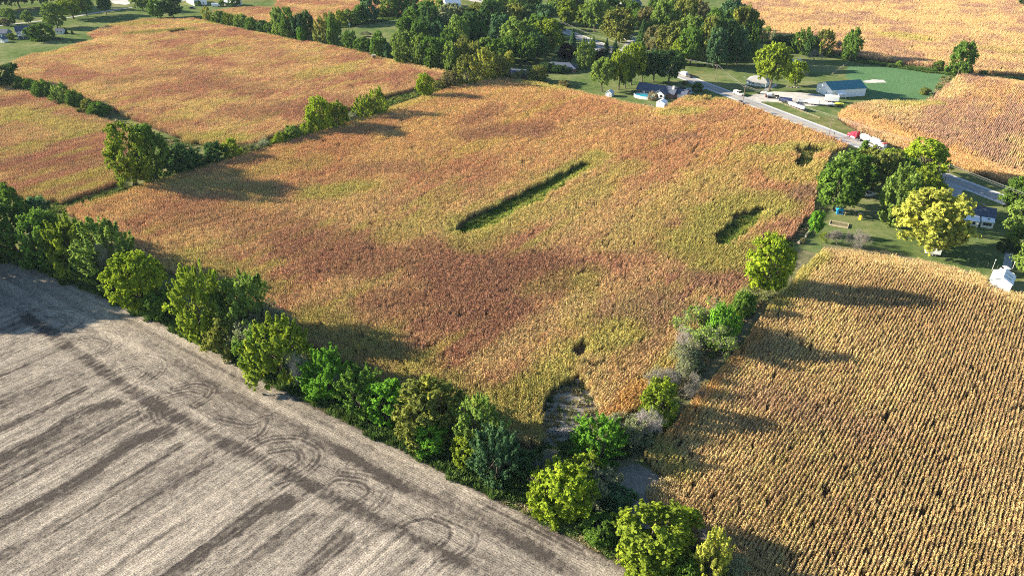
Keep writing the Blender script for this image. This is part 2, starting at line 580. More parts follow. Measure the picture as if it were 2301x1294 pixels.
sheet('dry_strip', rag(Gs([(1850, 550), (1960, 556), (2090, 588), (2205, 612), (2205, 630), (2100, 604), (1990, 586), (1850, 566)]), 0.7, 4, 36), M['track'], 0.034)
sheet('bare_inlet', rag(Gs([(1392, 1050), (1430, 1040), (1462, 1056), (1500, 1078), (1452, 1108), (1462, 1136), (1514, 1195), (1560, 1240), (1500, 1240), (1400, 1180), (1370, 1100)]), 0.6, 3, 34), M['mud'], 0.034)
sheet('wet_hollow', rag(Gs([(1225, 1000), (1216, 945), (1228, 903), (1262, 866), (1302, 848), (1327, 885), (1350, 930), (1352, 960), (1330, 1000), (1270, 1020)]), 0.6, 3, 35), M['mud'], 0.038)
sheet('ditch_bank', rag(Gs([(130, 478), (300, 424), (330, 330), (300, 300), (420, 330), (500, 345), (640, 312), (760, 272), (905, 220), (1008, 190), (1130, 172), (1135, 182), (1010, 207), (760, 293), (500, 374), (330, 427), (150, 484)]), 0.4, 4, 37), M['meadow'], 0.03)
sheet('dry_patch', rag(Gs([(70, 128), (110, 118), (150, 106), (185, 102), (160, 112), (115, 125)]), 0.8, 4, 38), M['soil'], 0.034)
sheet('verge', rag(Gs([(1180, 40), (1250, 68), (1420, 130), (1530, 176), (1700, 240), (1900, 318), (1890, 330), (1700, 254), (1500, 180), (1240, 80)]), 0.3, 6, 40), M['grass'], 0.032)

# ------------------------------------------------------------------ roads
RA, RB = G(1265, 69), G(2230, 439)
RDIR = (RB - RA) / np.hypot(*(RB - RA))
RNRM = np.array([-RDIR[1], RDIR[0]])
road_line = np.array([RA + RDIR * s for s in np.linspace(-900, 700, 81)])
ribbon('road_shoulder', road_line, 4.7, M['shoulder'], 0.045)
road = ribbon('road', road_line, 3.75, M['asphalt'], 0.065)
for off in (3.45, -3.45):
    ribbon('edge_line', road_line, 0.11, M['paintw'], 0.075, parent=road, off=off)
for off in (0.16, -0.16):
    ribbon('centre_line', road_line, 0.07, M['painty'], 0.075, parent=road, off=off)
lane = catmull(Gs([(-260, 78), (-40, 62), (80, 49), (150, 41), (220, 29), (300, 17), (400, 4), (520, -14)]), 6)
ribbon('country_lane', lane, 1.9, M['drive'], 0.05)
sheet('gravel_lot', rag(Gs([(240, -6), (300, -8), (305, 6), (282, 12), (255, 9)]), 0.4, 3, 41), M['gravel'], 0.045)
sheet('gravel_lot', rag(Gs([(985, -20), (1110, -10), (1105, 9), (1060, 4)]), 0.4, 3, 42), M['gravel'], 0.045)
sheet('farm_yard', rag(Gs([(1672, 222), (1700, 212), (1740, 206), (1800, 209), (1845, 213), (1868, 224), (1872, 236), (1820, 240), (1760, 231), (1712, 229), (1695, 238)]), 0.4, 3, 43), M['gravel'], 0.05)
sheet('farm_path', rag(Gs([(1701, 213), (1729, 193), (1743, 188), (1748, 192), (1728, 203), (1716, 214)]), 0.1, 3, 44), M['gravel'], 0.054)
sheet('driveway', Gs([(2117, 404), (2140, 412), (2176, 424), (2163, 428), (2158, 445), (2147, 472), (2112, 470), (2122, 440), (2126, 422)]), M['drive'], 0.05)
sheet('driveway', Gs([(1512, 214), (1532, 200), (1560, 196), (1590, 192), (1606, 197), (1572, 204), (1548, 213)]), M['drive'], 0.05)
sheet('driveway', Gs([(2262, 548), (2280, 552), (2272, 606), (2252, 604)]), M['drive'], 0.05)
sheet('driveway', Gs([(1395, 112), (1412, 88), (1430, 84), (1432, 92), (1420, 108), (1425, 122)]), M['drive'], 0.05)
sheet('driveway', Gs([(1262, 66), (1320, 104), (1380, 110), (1420, 128), (1405, 126), (1330, 112)]), M['drive'], 0.042)

# ================================================================== CORN
TAN, ORG, RED = np.array([.58, .40, .185]), np.array([.60, .35, .125]), np.array([.38, .205, .12])
DBR, YLG, GRN, GOLD = np.array([.25, .155, .10]), np.array([.46, .40, .115]), np.array([.13, .20, .04]), np.array([.60, .44, .20])

def corn_segment(seed, L, step, nleaf, wide):
    r = np.random.default_rng(seed)
    V, Fc, T = [], [], []

    def strip(pts, wdir, ws, t):
        b = len(V)
        for p, w in zip(pts, ws):
            V.append(p - wdir * w)
            V.append(p + wdir * w)
            T.extend([t, t])
        for i in range(len(pts) - 1):
            Fc.append((b + 2 * i, b + 2 * i + 1, b + 2 * i + 3, b + 2 * i + 2))
    x = -L / 2 + step / 2
    while x < L / 2:
        h = r.normal(2.35, 0.13)
        px, py = x + r.normal(0, 0.05), r.normal(0, 0.04)
        ang = r.uniform(0, math.pi)
        lean = r.normal(0, 0.10, 2)
        base = np.array([px, py, 0.0])
        top = np.array([px + lean[0], py + lean[1], h])
        wd = np.array([math.cos(ang), math.sin(ang), 0])
        strip([base, top], wd, [0.022 * wide, 0.014 * wide], 0.35)
        for k in range(nleaf):
            f = 0.28 + 0.66 * (k + r.uniform(0, 0.8)) / nleaf
            p = base + (top - base) * f
            a = math.pi / 2 + (k % 2) * math.pi + r.normal(0, 0.75)
            d = np.array([math.cos(a), math.sin(a), 0.0])
            ln = r.uniform(0.20, 0.38) * (1.15 - 0.45 * abs(f - 0.55))
            up = r.uniform(0.0, 0.34)
            p1 = p + d * ln * 0.5 + np.array([0, 0, up * 0.6])
            p2 = p + d * ln * r.uniform(0.7, 0.95) + np.array([0, 0, up * 0.5 - r.uniform(0.15, 0.5)])
            wv = np.array([-d[1], d[0], r.normal(0, 0.5)])
            wv /= np.linalg.norm(wv)
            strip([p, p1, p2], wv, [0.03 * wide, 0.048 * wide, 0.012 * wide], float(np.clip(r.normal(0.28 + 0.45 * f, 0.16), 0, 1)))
        for k in range(2):
            a = r.uniform(0, 2 * math.pi)
            q = top + np.array([math.cos(a) * 0.13, math.sin(a) * 0.13, r.uniform(0.12, 0.28)])
            strip([top - np.array([0, 0, 0.12]), q], np.array([-math.sin(a), math.cos(a), 0]), [0.02 * wide, 0.016 * wide], float(np.clip(r.normal(0.85, 0.12), 0, 1)))
        x += step * r.uniform(0.8, 1.2)
    return fast_mesh('corn_plants', np.array(V), np.array(Fc), M['corn'], T)

CORN_NEAR = proto_collection('corn_near', [corn_segment(100 + i, 1.5, 0.20, 8, 1.2) for i in range(9)])
CORN_MID = proto_collection('corn_mid', [corn_segment(200 + i, 3.0, 0.27, 7, 1.4) for i in range(7)])

def patch_mix(C, X, Y, patches):
    wob = (fbm(X / 9, Y / 9, 61, 3) - 0.5) * 2
    for pts, wid, col, st in patches:
        L = Gs(pts) if len(pts) > 1 else np.vstack([Gs(pts), Gs(pts) + 0.01])
        D = seg_dist(X, Y, L)
        w = st * (1 - smooth(0.35, 1.15, D / wid + wob * 0.45))
        C = C + (col - C) * w[:, None]
    return C

def corn_field(name, px_poly, colfn, label, holes=(), headlands=(), seed=1, hscale=1.0, rdir=None):
    poly = Gs(px_poly)
    rd = RDV if rdir is None else rdir
    rp = np.array([rd[1], -rd[0]])
    hl = [(Gs(seg), w) for seg, w in headlands]
    hp = [Gs(h) for h in holes]
    outs = {'n': [], 'm': []}
    grids = [(rd, rp, None)] + [((s[-1] - s[0]) / np.hypot(*(s[-1] - s[0])), None, k) for k, (s, w) in enumerate(hl)]
    for d, p, k in grids:
        p = np.array([d[1], -d[0]])
        a, b = poly @ d, poly @ p
        for key, SL in (('n', 1.5), ('m', 3.0)):
            aa, bb = np.arange(a.min(), a.max(), SL), np.arange(b.min(), b.max(), 0.762)
            A, B = np.meshgrid(aa, bb, indexing='ij')
            A, B = A.ravel(), B.ravel()
            A = A + RNG.uniform(-0.25, 0.25, A.size)
            X, Y = A * d[0] + B * p[0], A * d[1] + B * p[1]
            dist = np.hypot(X, Y)
            ok = (dist < 250) if key == 'n' else (dist >= 250)
            X, Y = X[ok], Y[ok]
            ok = in_view(X, Y)
            X, Y = X[ok], Y[ok]
            wx, wy = X + (fbm(X / 5, Y / 5, 5, 2) - 0.5) * 2.2, Y + (fbm(X / 5, Y / 5, 7, 2) - 0.5) * 2.2
            ok = in_poly(wx, wy, poly)
            hx, hy = wx + (fbm(X / 4, Y / 4, 15, 3) - 0.5) * 4, wy + (fbm(X / 4, Y / 4, 19, 3) - 0.5) * 4
            for h in hp:
                ok &= ~in_poly(hx, hy, h)
            own = np.full(X.shape, -1)
            for q, (s, w) in enumerate(hl):
                own[(seg_dist(X, Y, s) < w) & (own < 0)] = q
            ok &= (own == (-1 if k is None else k))
            ok &= RNG.random(X.size) > 0.012 + 0.25 * smooth(0.70, 0.80, fbm(X / 3.5, Y / 3.5, 90, 2))
            X, Y = X[ok], Y[ok]
            if len(X):
                outs[key].append(np.stack([X, Y, np.full(X.size, math.atan2(d[1], d[0]))], 1))
    for key, proto in (('n', CORN_NEAR), ('m', CORN_MID)):
        if not outs[key]:
            continue
        Q = np.vstack(outs[key])
        X, Y, R = Q.T
        N = len(X)
        C = colfn(X, Y) * np.clip(RNG.normal(1, 0.10, N), 0.6, 1.4)[:, None]
        C = C * (1 + 0.05 * RNG.normal(0, 1, (N, 3)) * np.array([0.7, 0.5, 0.9]))
        hs = hscale * (0.86 + 0.28 * fbm(X / 11, Y / 11, 40 + seed, 3)) * RNG.normal(1, 0.05, N)
        rot = np.stack([RNG.normal(0, 0.03, N), RNG.normal(0, 0.03, N), R + RNG.normal(0, 0.03, N) + math.pi * (RNG.random(N) > 0.5)], 1)
        scl = np.stack([np.full(N, 1.03), RNG.normal(1, 0.08, N), hs], 1)
        scatter(name, proto, np.stack([X, Y, np.full(N, 0.02)], 1), rot, scl, np.clip(C, 0.01, 0.9),
                label if key == 'n' else label + ', farther part', 'corn')
        print(name, key, N)

def along(X, Y):
    return X * RDV[0] + Y * RDV[1], X * RPV[0] + Y * RPV[1]

def base_mix(X, Y, s, c_lo, c_hi, c_yl, yl_amt=0.5, st=3.0):
    a, b = along(X, Y)
    n1 = fbm(a / (28 * st / 2), b / 22, s, 5)
    n2 = fbm(a / (20 * st), b / 5.5, s + 10, 5)
    n3 = fbm(a / 7, b / 4, s + 20, 3)
    C = c_lo + (c_hi - c_lo) * smooth(0.36, 0.64, n1 * 0.75 + n3 * 0.25)[:, None]
    w = yl_amt * smooth(0.50, 0.70, n2 * 0.75 + n3 * 0.25)
    return C + (c_yl - C) * w[:, None]

MAIN_PATCH = [
    ([(1020, 640), (1230, 625)], 17, RED * .92, .95), ([(700, 560), (850, 600), (1000, 590)], 16, RED, .8), ([(900, 690), (1080, 720)], 16, RED, .75),
    ([(420, 480), (640, 530)], 13, RED * 1.05, .55), ([(1100, 780), (1180, 720)], 9, RED * .9, .6), ([(1400, 760), (1500, 690)], 13, DBR * 1.25, .6),
    ([(1560, 640), (1650, 640)], 9, DBR * 1.3, .6), ([(1770, 470), (1815, 440)], 8, DBR * 1.2, .85), ([(1060, 310), (1210, 300)], 12, RED, .85),
    ([(1060, 285), (1120, 250)], 9, RED, .6), ([(1330, 290), (1440, 280)], 10, RED * 1.1, .5), ([(1560, 280), (1640, 265)], 9, RED * 1.1, .5),
    ([(820, 390), (920, 385)], 9, RED, .55), ([(1500, 320), (1560, 315)], 6, DBR * 1.3, .6),
    ([(700, 445), (830, 428)], 9, YLG, .85), ([(1030, 530), (1200, 440), (1340, 360)], 8, YLG * .95, .9), ([(1060, 560), (1300, 450), (1420, 380)], 8, YLG, .55),
    ([(880, 545), (980, 500)], 8, YLG, .5), ([(1380, 560), (1560, 430), (1700, 360)], 12, YLG, .42), ([(1560, 560), (1640, 480), (1740, 470)], 15, YLG * .9, .95),
    ([(1600, 600), (1740, 560)], 10, YLG * .85, .9), ([(1200, 660), (1330, 620)], 7, YLG, .35), ([(1290, 740), (1320, 640)], 5, YLG, .55),
    ([(1050, 850), (1180, 760), (1300, 690)], 5, GOLD, .7), ([(1230, 880), (1300, 800), (1400, 760)], 8, YLG * 1.1, .85), ([(1060, 930), (1180, 960), (1230, 900)], 9, YLG * .8, .85),
    ([(700, 720), (900, 830), (1100, 930)], 9, YLG * .85, .7), ([(420, 590), (620, 660)], 8, YLG * .95, .6), ([(1350, 900), (1330, 830)], 6, GOLD, .8), ([(1380, 960), (1450, 890)], 5, ORG * 1.05, .8),
    ([(1720, 345), (1850, 340)], 9, YLG * .95, .9), ([(1760, 400), (1850, 380)], 12, YLG * 1.05, .7), ([(1500, 262), (1560, 258)], 8, YLG, .8), ([(1550, 232), (1620, 228)], 6, YLG * .9, .7),
    ([(1180, 190), (1260, 205)], 7, YLG, .8), ([(820, 270), (960, 230)], 6, YLG * 1.1, .5), ([(550, 400), (720, 370)], 10, YLG, .4), ([(400, 420), (600, 440)], 8, YLG * .9, .45)]

def main_col(X, Y):
    C = base_mix(X, Y, 300, RED * 1.22, TAN * 1.0, YLG, 0.7)
    dist = np.hypot(X, Y)
    C = C + (ORG * 1.02 - C) * (0.38 * smooth(230, 330, dist))[:, None]
    return patch_mix(C, X, Y, MAIN_PATCH)

H_STRIP = [(1015, 530), (1050, 500), (1120, 464), (1200, 424), (1312, 368), (1335, 376), (1265, 428), (1170, 482), (1085, 526), (1045, 534)]
H_POND = [(1598, 552), (1618, 522), (1655, 492), (1700, 474), (1718, 480), (1702, 508), (1668, 540), (1630, 562)]
H_EAST = [(1782, 372), (1790, 345), (1820, 336), (1856, 340), (1835, 355), (1815, 382), (1795, 388)]
H_BULGE = [(1578, 236), (1582, 229), (1600, 226), (1602, 231), (1590, 238)]
H_NOTCH = [(1293, 822), (1288, 790), (1296, 770), (1306, 780), (1302, 815)]
corn_field('corn_crop', F_MAIN, main_col, 'ripe red-brown and yellow-green corn filling the large central field',
           holes=(H_STRIP, H_POND, H_EAST, H_BULGE, H_NOTCH), seed=1,
           headlands=(([(140, 470), (560, 705), (1200, 1012)], 8), ([(1200, 190), (1462, 250)], 8)))

def right_col(X, Y):
    C = base_mix(X, Y, 340, TAN * .78, GOLD * .98, YLG * 1.1, 0.25)
    return patch_mix(C, X, Y, [([(1840, 580), (1790, 640), (1740, 700)], 4, YLG * 1.0, .9), ([(1680, 760), (1560, 900), (1480, 1000)], 5, ORG * 1.1, .85),
                               ([(1460, 1010), (1520, 1060)], 7, YLG * 1.0, .8), ([(1950, 600), (2200, 640), (2301, 680)], 9, GOLD * 1.05, .7),
                               ([(1500, 1130), (1800, 1290)], 8, GOLD * .85, .5), ([(2180, 750), (2250, 900)], 12, TAN * .8, .5), ([(1700, 900), (1950, 980)], 8, DBR * 1.4, .5)])
corn_field('corn_crop', F_RIGHT, right_col, 'golden ripe corn in straight rows filling the lower right field', seed=2,
           headlands=(([(1850, 568), (2000, 588), (2205, 632), (2301, 675), (2520, 730)], 7), ([(1452, 1108), (1512, 1192), (1700, 1330)], 6)))

def left_col(X, Y):
    C = base_mix(X, Y, 370, RED * 1.2, TAN * .95, YLG * 1.05, 0.75)
    return patch_mix(C, X, Y, [([(20, 260), (200, 300)], 12, YLG * 1.05, .6), ([(60, 380), (240, 370)], 10, RED, .55), ([(0, 240), (40, 235)], 8, RED, .6)])
corn_field('corn_crop', F_LEFT, left_col, 'mottled brown and yellow corn in the field at the left edge', seed=3)

def far_col(X, Y):
    C = base_mix(X, Y, 400, RED * 1.25, TAN * 1.05, YLG * 1.15, 0.55, 1.5)
    return patch_mix(C, X, Y, [([(240, 62), (340, 60)], 9, YLG, .8), ([(290, 82), (430, 72)], 7, YLG * .75, .9), ([(420, 55), (500, 60)], 6, YLG * 1.1, .8),
                               ([(470, 125), (530, 120)], 14, YLG, .6), ([(200, 100), (260, 95)], 10, GOLD * 1.1, .8), ([(260, 190), (420, 170), (560, 215)], 14, RED, .5),
                               ([(700, 175), (770, 165)], 12, YLG, .5), ([(560, 260), (760, 240)], 18, RED * 1.05, .6), ([(880, 140), (1000, 165)], 9, GOLD * 1.1, .9), ([(420, 315), (540, 320)], 8, YLG, .7)])
corn_field('corn_crop', F_FAR, far_col, 'pinkish tan corn of the field beyond the ditch at upper left', seed=4, holes=([(380, 75), (420, 70), (428, 76), (385, 80)],))

def top_col(X, Y):
    return base_mix(X, Y, 430, RED * 1.2, TAN * 1.1, YLG * 1.2, 0.4, 1.5)
corn_field('corn_crop', F_TOP, top_col, 'pale tan corn of the small field at the top edge', seed=5)

def tr_col(X, Y):
    C = base_mix(X, Y, 460, DBR * 1.8, TAN * 1.12, GOLD * 1.1, 0.5, 1.5)
    return patch_mix(C, X, Y, [([(2000, 85), (2060, 92)], 14, YLG * 1.1, .7), ([(2180, 110), (2280, 125)], 12, YLG * 1.1, .5)])
corn_field('corn_crop', F_TR, tr_col, 'pale tan corn of the wide field at top right', seed=6)

def rr_col(X, Y):
    C = base_mix(X, Y, 490, DBR * 1.8, GOLD * 1.02, ORG * 1.15, 0.4)
    return patch_mix(C, X, Y, [([(2130, 180), (2160, 200), (2120, 225)], 6, GOLD * 1.1, .9), ([(2010, 240), (2100, 240)], 6, YLG * 1.05, .7), ([(1900, 262), (2050, 320), (2240, 405)], 12, ORG * 1.1, .6)])
corn_field('corn_crop', F_RR, rr_col, 'golden corn rows in the field across the road at right', seed=7,
           headlands=(([(1880, 268), (2010, 330), (2250, 412), (2400, 455)], 14), ([(1905, 246), (1955, 234), (2085, 236)], 8), ([(2190, 174), (2301, 192), (2500, 228)], 9)))

# ================================================================== HARVESTED FIELD
HV = Gs(F_HARV)
HEDGE_DIR = (G(1250, 1190) - G(200, 652))
HEDGE_DIR = HEDGE_DIR / np.hypot(*HEDGE_DIR)
HEDGE_ANG = math.atan2(HEDGE_DIR[1], HEDGE_DIR[0])
WHEEL = Gs([(-200, 560), (60, 712), (200, 812), (330, 900), (560, 1022), (700, 1090), (810, 1150), (1040, 1268), (1200, 1350)])
BANDS = [([(-150, 975), (0, 905), (130, 852)], 1.0, .5), ([(-150, 1040), (0, 965), (110, 915), (190, 872)], 1.2, .7), ([(-150, 1115), (0, 1028), (90, 985), (130, 958), (180, 925), (262, 905)], 1.9, .95),
         ([(-100, 1155), (0, 1100), (160, 1015), (240, 965), (310, 928)], 1.2, .6), ([(-120, 1250), (0, 1175), (100, 1125), (180, 1080), (240, 1035), (300, 990), (375, 972)], 2.1, .9), ([(-100, 1315), (0, 1255), (110, 1195), (240, 1115), (400, 1005)], 1.4, .75),
         ([(60, 1320), (150, 1255), (280, 1165), (400, 1085), (470, 1045)], 1.4, .65), ([(200, 1330), (330, 1225), (430, 1165)], 1.0, .6), ([(350, 1320), (420, 1265), (520, 1195), (575, 1150), (640, 1125)], 2.0, .95), ([(480, 1330), (560, 1262), (650, 1195), (700, 1165)], 1.5, .7),
         ([(640, 1340), (700, 1280), (735, 1245), (775, 1210)], 2.2, 1.0), ([(820, 1350), (880, 1290), (920, 1262)], 1.2, .5), ([(0, 800), (60, 785)], 1.5, .45), ([(-100, 880), (0, 845), (60, 822)], 0.9, .5)]
HEADBANDS = [([(60, 712), (200, 812), (330, 900), (560, 1022), (700, 1090), (810, 1150), (1040, 1268)], 1.7, .85), ([(330, 770), (470, 862), (640, 943), (743, 1004), (901, 1092), (1000, 1135), (1100, 1188), (1300, 1290)], 1.5, .55),
             ([(760, 1005), (850, 1060), (905, 1098)], 1.3, .6), ([(1010, 1110), (1120, 1180), (1230, 1240)], 1.4, .55), ([(250, 700), (420, 790), (560, 868)], .8, .35), ([(560, 868), (760, 972), (1000, 1090), (1250, 1215), (1400, 1290)], .7, .3)]
ARCS = [[(70, 700), (115, 690), (160, 696), (188, 709), (184, 727), (139, 751), (100, 768)], [(100, 713), (139, 713), (150, 727), (128, 741)],
        [(170, 742), (226, 741), (272, 752), (280, 769), (250, 790), (226, 797)], [(167, 765), (209, 760), (240, 769), (233, 786), (200, 800)],
        [(270, 812), (313, 800), (355, 808), (366, 822), (355, 840), (330, 858)], [(280, 830), (313, 822), (330, 836), (310, 852)],
        [(395, 872), (440, 862), (475, 872), (470, 890), (440, 910)], [(340, 920), (365, 895), (420, 880), (450, 885)],
        [(330, 940), (322, 918), (345, 895)], [(360, 945), (352, 925), (370, 905)],
        [(560, 1015), (602, 990), (668, 987), (715, 1012), (709, 1042), (667, 1073), (620, 1090)], [(600, 1020), (655, 1012), (672, 1030), (652, 1048)],
        [(740, 1090), (760, 1078), (812, 1085), (829, 1104), (805, 1124)], [(770, 1060), (829, 1070), (871, 1092), (862, 1125), (840, 1145)],
        [(900, 1185), (925, 1172), (963, 1166), (1007, 1183), (1011, 1207), (985, 1232)], [(980, 1160), (1052, 1193), (1059, 1220), (1038, 1242), (990, 1262)],
        [(480, 940), (560, 955), (600, 940), (590, 970), (560, 990)], [(1080, 1130), (1200, 1190), (1300, 1245)]]
_bands = [(catmull(Gs(p), 5), w, s) for p, w, s in BANDS]
_hbands = [(catmull(Gs(p), 5), w, s) for p, w, s in HEADBANDS]
_arcs = [catmull(Gs(p), 7) for p in ARCS]

def side_of_wheel(X, Y):
    """>0 on the hedge side of the long wheel lane"""
    a, b = G(60, 712), G(1040, 1268)
    return ((b[0] - a[0]) * (Y - a[1]) - (b[1] - a[1]) * (X - a[0])) / np.hypot(*(b - a))

def harvest_tone(X, Y):
    """0 = bare dark soil showing, 1 = bright straw"""
    a, b = along(X, Y)
    h1, h2 = X * HEDGE_DIR[0] + Y * HEDGE_DIR[1], X * -HEDGE_DIR[1] + Y * HEDGE_DIR[0]
    head = smooth(-1.5, 1.5, side_of_wheel(X, Y) + (fbm(X / 6, Y / 6, 500, 2) - .5) * 4)
    streak_r = 0.45 * vnoise(a / 30, b / 0.55, 510) + 0.30 * vnoise(a / 30, b / 2.2, 511) + 0.25 * vnoise(a / 60, b / 5.5, 512)
    streak_h = 0.30 * vnoise(h1 / 30, h2 / 0.9, 513) + 0.35 * vnoise(h1 / 40, h2 / 2.4, 514) + 0.35 * vnoise(h1 / 60, h2 / 6, 515)
    s = streak_r * (1 - head) + streak_h * head
    tick = np.sin(6.2832 * (h1 / 0.62 + 0.35 * np.abs(((h2 / 1.5) % 1) - 0.5) * 4)) * head * smooth(0.45, 0.6, vnoise(h1 / 60, h2 / 1.6, 516))
    tick_r = np.sin(6.2832 * (a / 0.62 + 0.35 * np.abs(((b / 1.5) % 1) - 0.5) * 4)) * (1 - head) * smooth(0.5, 0.65, vnoise(a / 60, b / 1.6, 517))
    T = 0.68 + 1.25 * (s - 0.5) + 0.40 * (fbm(X / 14, Y / 14, 520, 4) - 0.5) + 0.55 * (fbm(X / 0.8, Y / 0.8, 530, 2) - 0.5) + 0.10 * tick + 0.09 * tick_r
    wob = (fbm(X / 5, Y / 5, 540, 3) - .5) + 0.9 * (fbm(a / 2.0, b / 0.45, 545, 3) - .5)
    for L, w, st in _bands:
        D = seg_dist(X, Y, L) + wob * 1.6
        T -= 0.62 * st * (1 - smooth(w * 0.55, w * 1.25, D)) * (1 - 0.5 * head)
    for L, w, st in _hbands:
        D = seg_dist(X, Y, L) + wob * 1.1
        T -= 0.55 * st * (1 - smooth(w * 0.45, w * 1.35, D))
    for L in _arcs:
        D = seg_dist(X, Y, L)
        T -= 0.42 * (1 - smooth(0.22, 0.5, np.abs(D - 0.0))) * smooth(0.15, 0.4, fbm(X / 3, Y / 3, 550, 2))
        T -= 0.30 * (1 - smooth(0.15, 0.4, np.abs(D - 1.1))) * smooth(0.2, 0.45, fbm(X / 3, Y / 3, 551, 2))
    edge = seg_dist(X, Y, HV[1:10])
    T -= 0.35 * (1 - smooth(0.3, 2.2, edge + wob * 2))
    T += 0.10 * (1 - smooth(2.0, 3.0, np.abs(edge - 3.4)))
    return np.clip(T, 0.05, 1.15)

STRAW, DIRT = np.array([.43, .37, .295]), np.array([.06, .05, .044])

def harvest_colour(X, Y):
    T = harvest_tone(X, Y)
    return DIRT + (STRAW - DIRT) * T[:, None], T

def harvest_sheet():
    res = 0.22
    x0, x1, y0, y1 = HV[:, 0].min(), HV[:, 0].max(), HV[:, 1].min(), HV[:, 1].max()
    xs = np.arange(max(x0, -190), min(x1, 110), res)
    ys = np.arange(max(y0, 70), y1, res)
    X, Y = np.meshgrid(xs, ys, indexing='ij')
    nx, ny = X.shape
    ok = (in_poly(X.ravel(), Y.ravel(), HV) & in_view(X.ravel(), Y.ravel(), 10)).reshape(nx, ny)
    idx = np.arange(nx * ny).reshape(nx, ny)
    cell = ok[:-1, :-1] & ok[1:, :-1] & ok[:-1, 1:] & ok[1:, 1:]
    Fq = np.stack([idx[:-1, :-1][cell], idx[1:, :-1][cell], idx[1:, 1:][cell], idx[:-1, 1:][cell]], 1)
    used = np.unique(Fq)
    rm = np.zeros(nx * ny, int)
    rm[used] = np.arange(len(used))
    Xf, Yf = X.ravel()[used], Y.ravel()[used]
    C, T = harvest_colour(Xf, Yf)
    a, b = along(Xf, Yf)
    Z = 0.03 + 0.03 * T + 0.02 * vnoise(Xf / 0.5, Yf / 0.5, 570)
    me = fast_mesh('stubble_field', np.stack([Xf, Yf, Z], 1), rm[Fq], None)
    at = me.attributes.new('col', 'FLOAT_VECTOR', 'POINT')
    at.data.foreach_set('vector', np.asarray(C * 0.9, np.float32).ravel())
    m, n, l, out = new_mat('straw_covered_soil')
    d = n.new('ShaderNodeBsdfDiffuse')
    a1 = n.new('ShaderNodeAttribute')
    a1.attribute_name = 'col'
    no = n.new('ShaderNodeTexNoise')
    no.inputs['Scale'].default_value = 4.0
    no.inputs['Detail'].default_value = 4
    ge = n.new('ShaderNodeNewGeometry')
    l.new(ge.outputs['Position'], no.inputs['Vector'])
    mr = n.new('ShaderNodeMapRange')
    mr.inputs[1].default_value, mr.inputs[2].default_value = 0.3, 0.7
    mr.inputs[3].default_value, mr.inputs[4].default_value = 0.4, 1.5
    l.new(no.outputs[0], mr.inputs[0])
    vm = n.new('ShaderNodeVectorMath')
    vm.operation = 'SCALE'
    l.new(a1.outputs['Vector'], vm.inputs[0])
    l.new(mr.outputs[0], vm.inputs['Scale'])
    l.new(vm.outputs[0], d.inputs[0])
    l.new(d.outputs[0], out.inputs[0])
    me.materials.append(m)
    o = link('stubble_field', me)
    o['kind'] = 'structure'
    print('harvest sheet', len(used))
harvest_sheet()

def stubble_segment(seed):
    r = np.random.default_rng(seed)
    V, Fc, T = [], [], []
    for i in range(34):
        x, y = r.uniform(-0.8, 0.8), r.normal(0, 0.05)
        h = r.uniform(0.06, 0.15)
        a = r.uniform(0, 2 * math.pi)
        w = 0.022 * np.array([math.cos(a), math.sin(a), 0])
        ln = r.normal(0, 0.05, 2)
        if r.random() < 0.35:        # straw lying on the ground
            y = r.uniform(-0.19, 0.19)
            p, q = np.array([x, y, 0.03]), np.array([x + r.normal(0, 0.16), y + r.normal(0, 0.1), r.uniform(0.03, 0.07)])
            w = np.array([0.0, 0.02, 0.0])
        else:
            p, q = np.array([x, y, 0.0]), np.array([x + ln[0], y + ln[1], h])
        b = len(V)
        V += [p - w, p + w, q + w, q - w]
        Fc.append((b, b + 1, b + 2, b + 3))
        T += [float(np.clip(r.normal(0.55, 0.25), 0, 1))] * 4
    return fast_mesh('stubble', np.array(V), np.array(Fc), M['weed'], T)
STUB = proto_collection('stubble_proto', [stubble_segment(600 + i) for i in range(5)])

def stubble():
    S = []
    for d, sgn in ((RDV, -1), (HEDGE_DIR, 1)):
        p = np.array([d[1], -d[0]])
        a, b = HV @ d, HV @ p
        A, B = np.meshgrid(np.arange(a.min(), a.max(), 1.6), np.arange(b.min(), b.max(), 0.5), indexing='ij')
        X, Y = (A * d[0] + B * p[0]).ravel(), (A * d[1] + B * p[1]).ravel()
        ok = in_view(X, Y, 4) & in_poly(X, Y, HV) & (sgn * side_of_wheel(X, Y) > 0)
        X, Y = X[ok], Y[ok]
        S.append(np.stack([X, Y, np.full(X.size, math.atan2(d[1], d[0]))], 1))
    X, Y, R = np.vstack(S).T
    C, T = harvest_colour(X, Y)
    ok = RNG.random(len(X)) < T * 1.1
    X, Y, R, C = X[ok], Y[ok], R[ok], C[ok]
    N = len(X)
    rot = np.stack([np.zeros(N), np.zeros(N), R + RNG.normal(0, 0.04, N)], 1)
    scl = np.stack([np.ones(N), RNG.normal(1, 0.1, N), RNG.uniform(0.7, 1.2, N)], 1)
    scatter('soybean_stubble', STUB, np.stack([X, Y, np.full(N, 0.05)], 1), rot, scl, C * 1.05, 'pale cut stubble and straw covering the harvested field', 'stubble')
    print('stubble', N)
stubble()

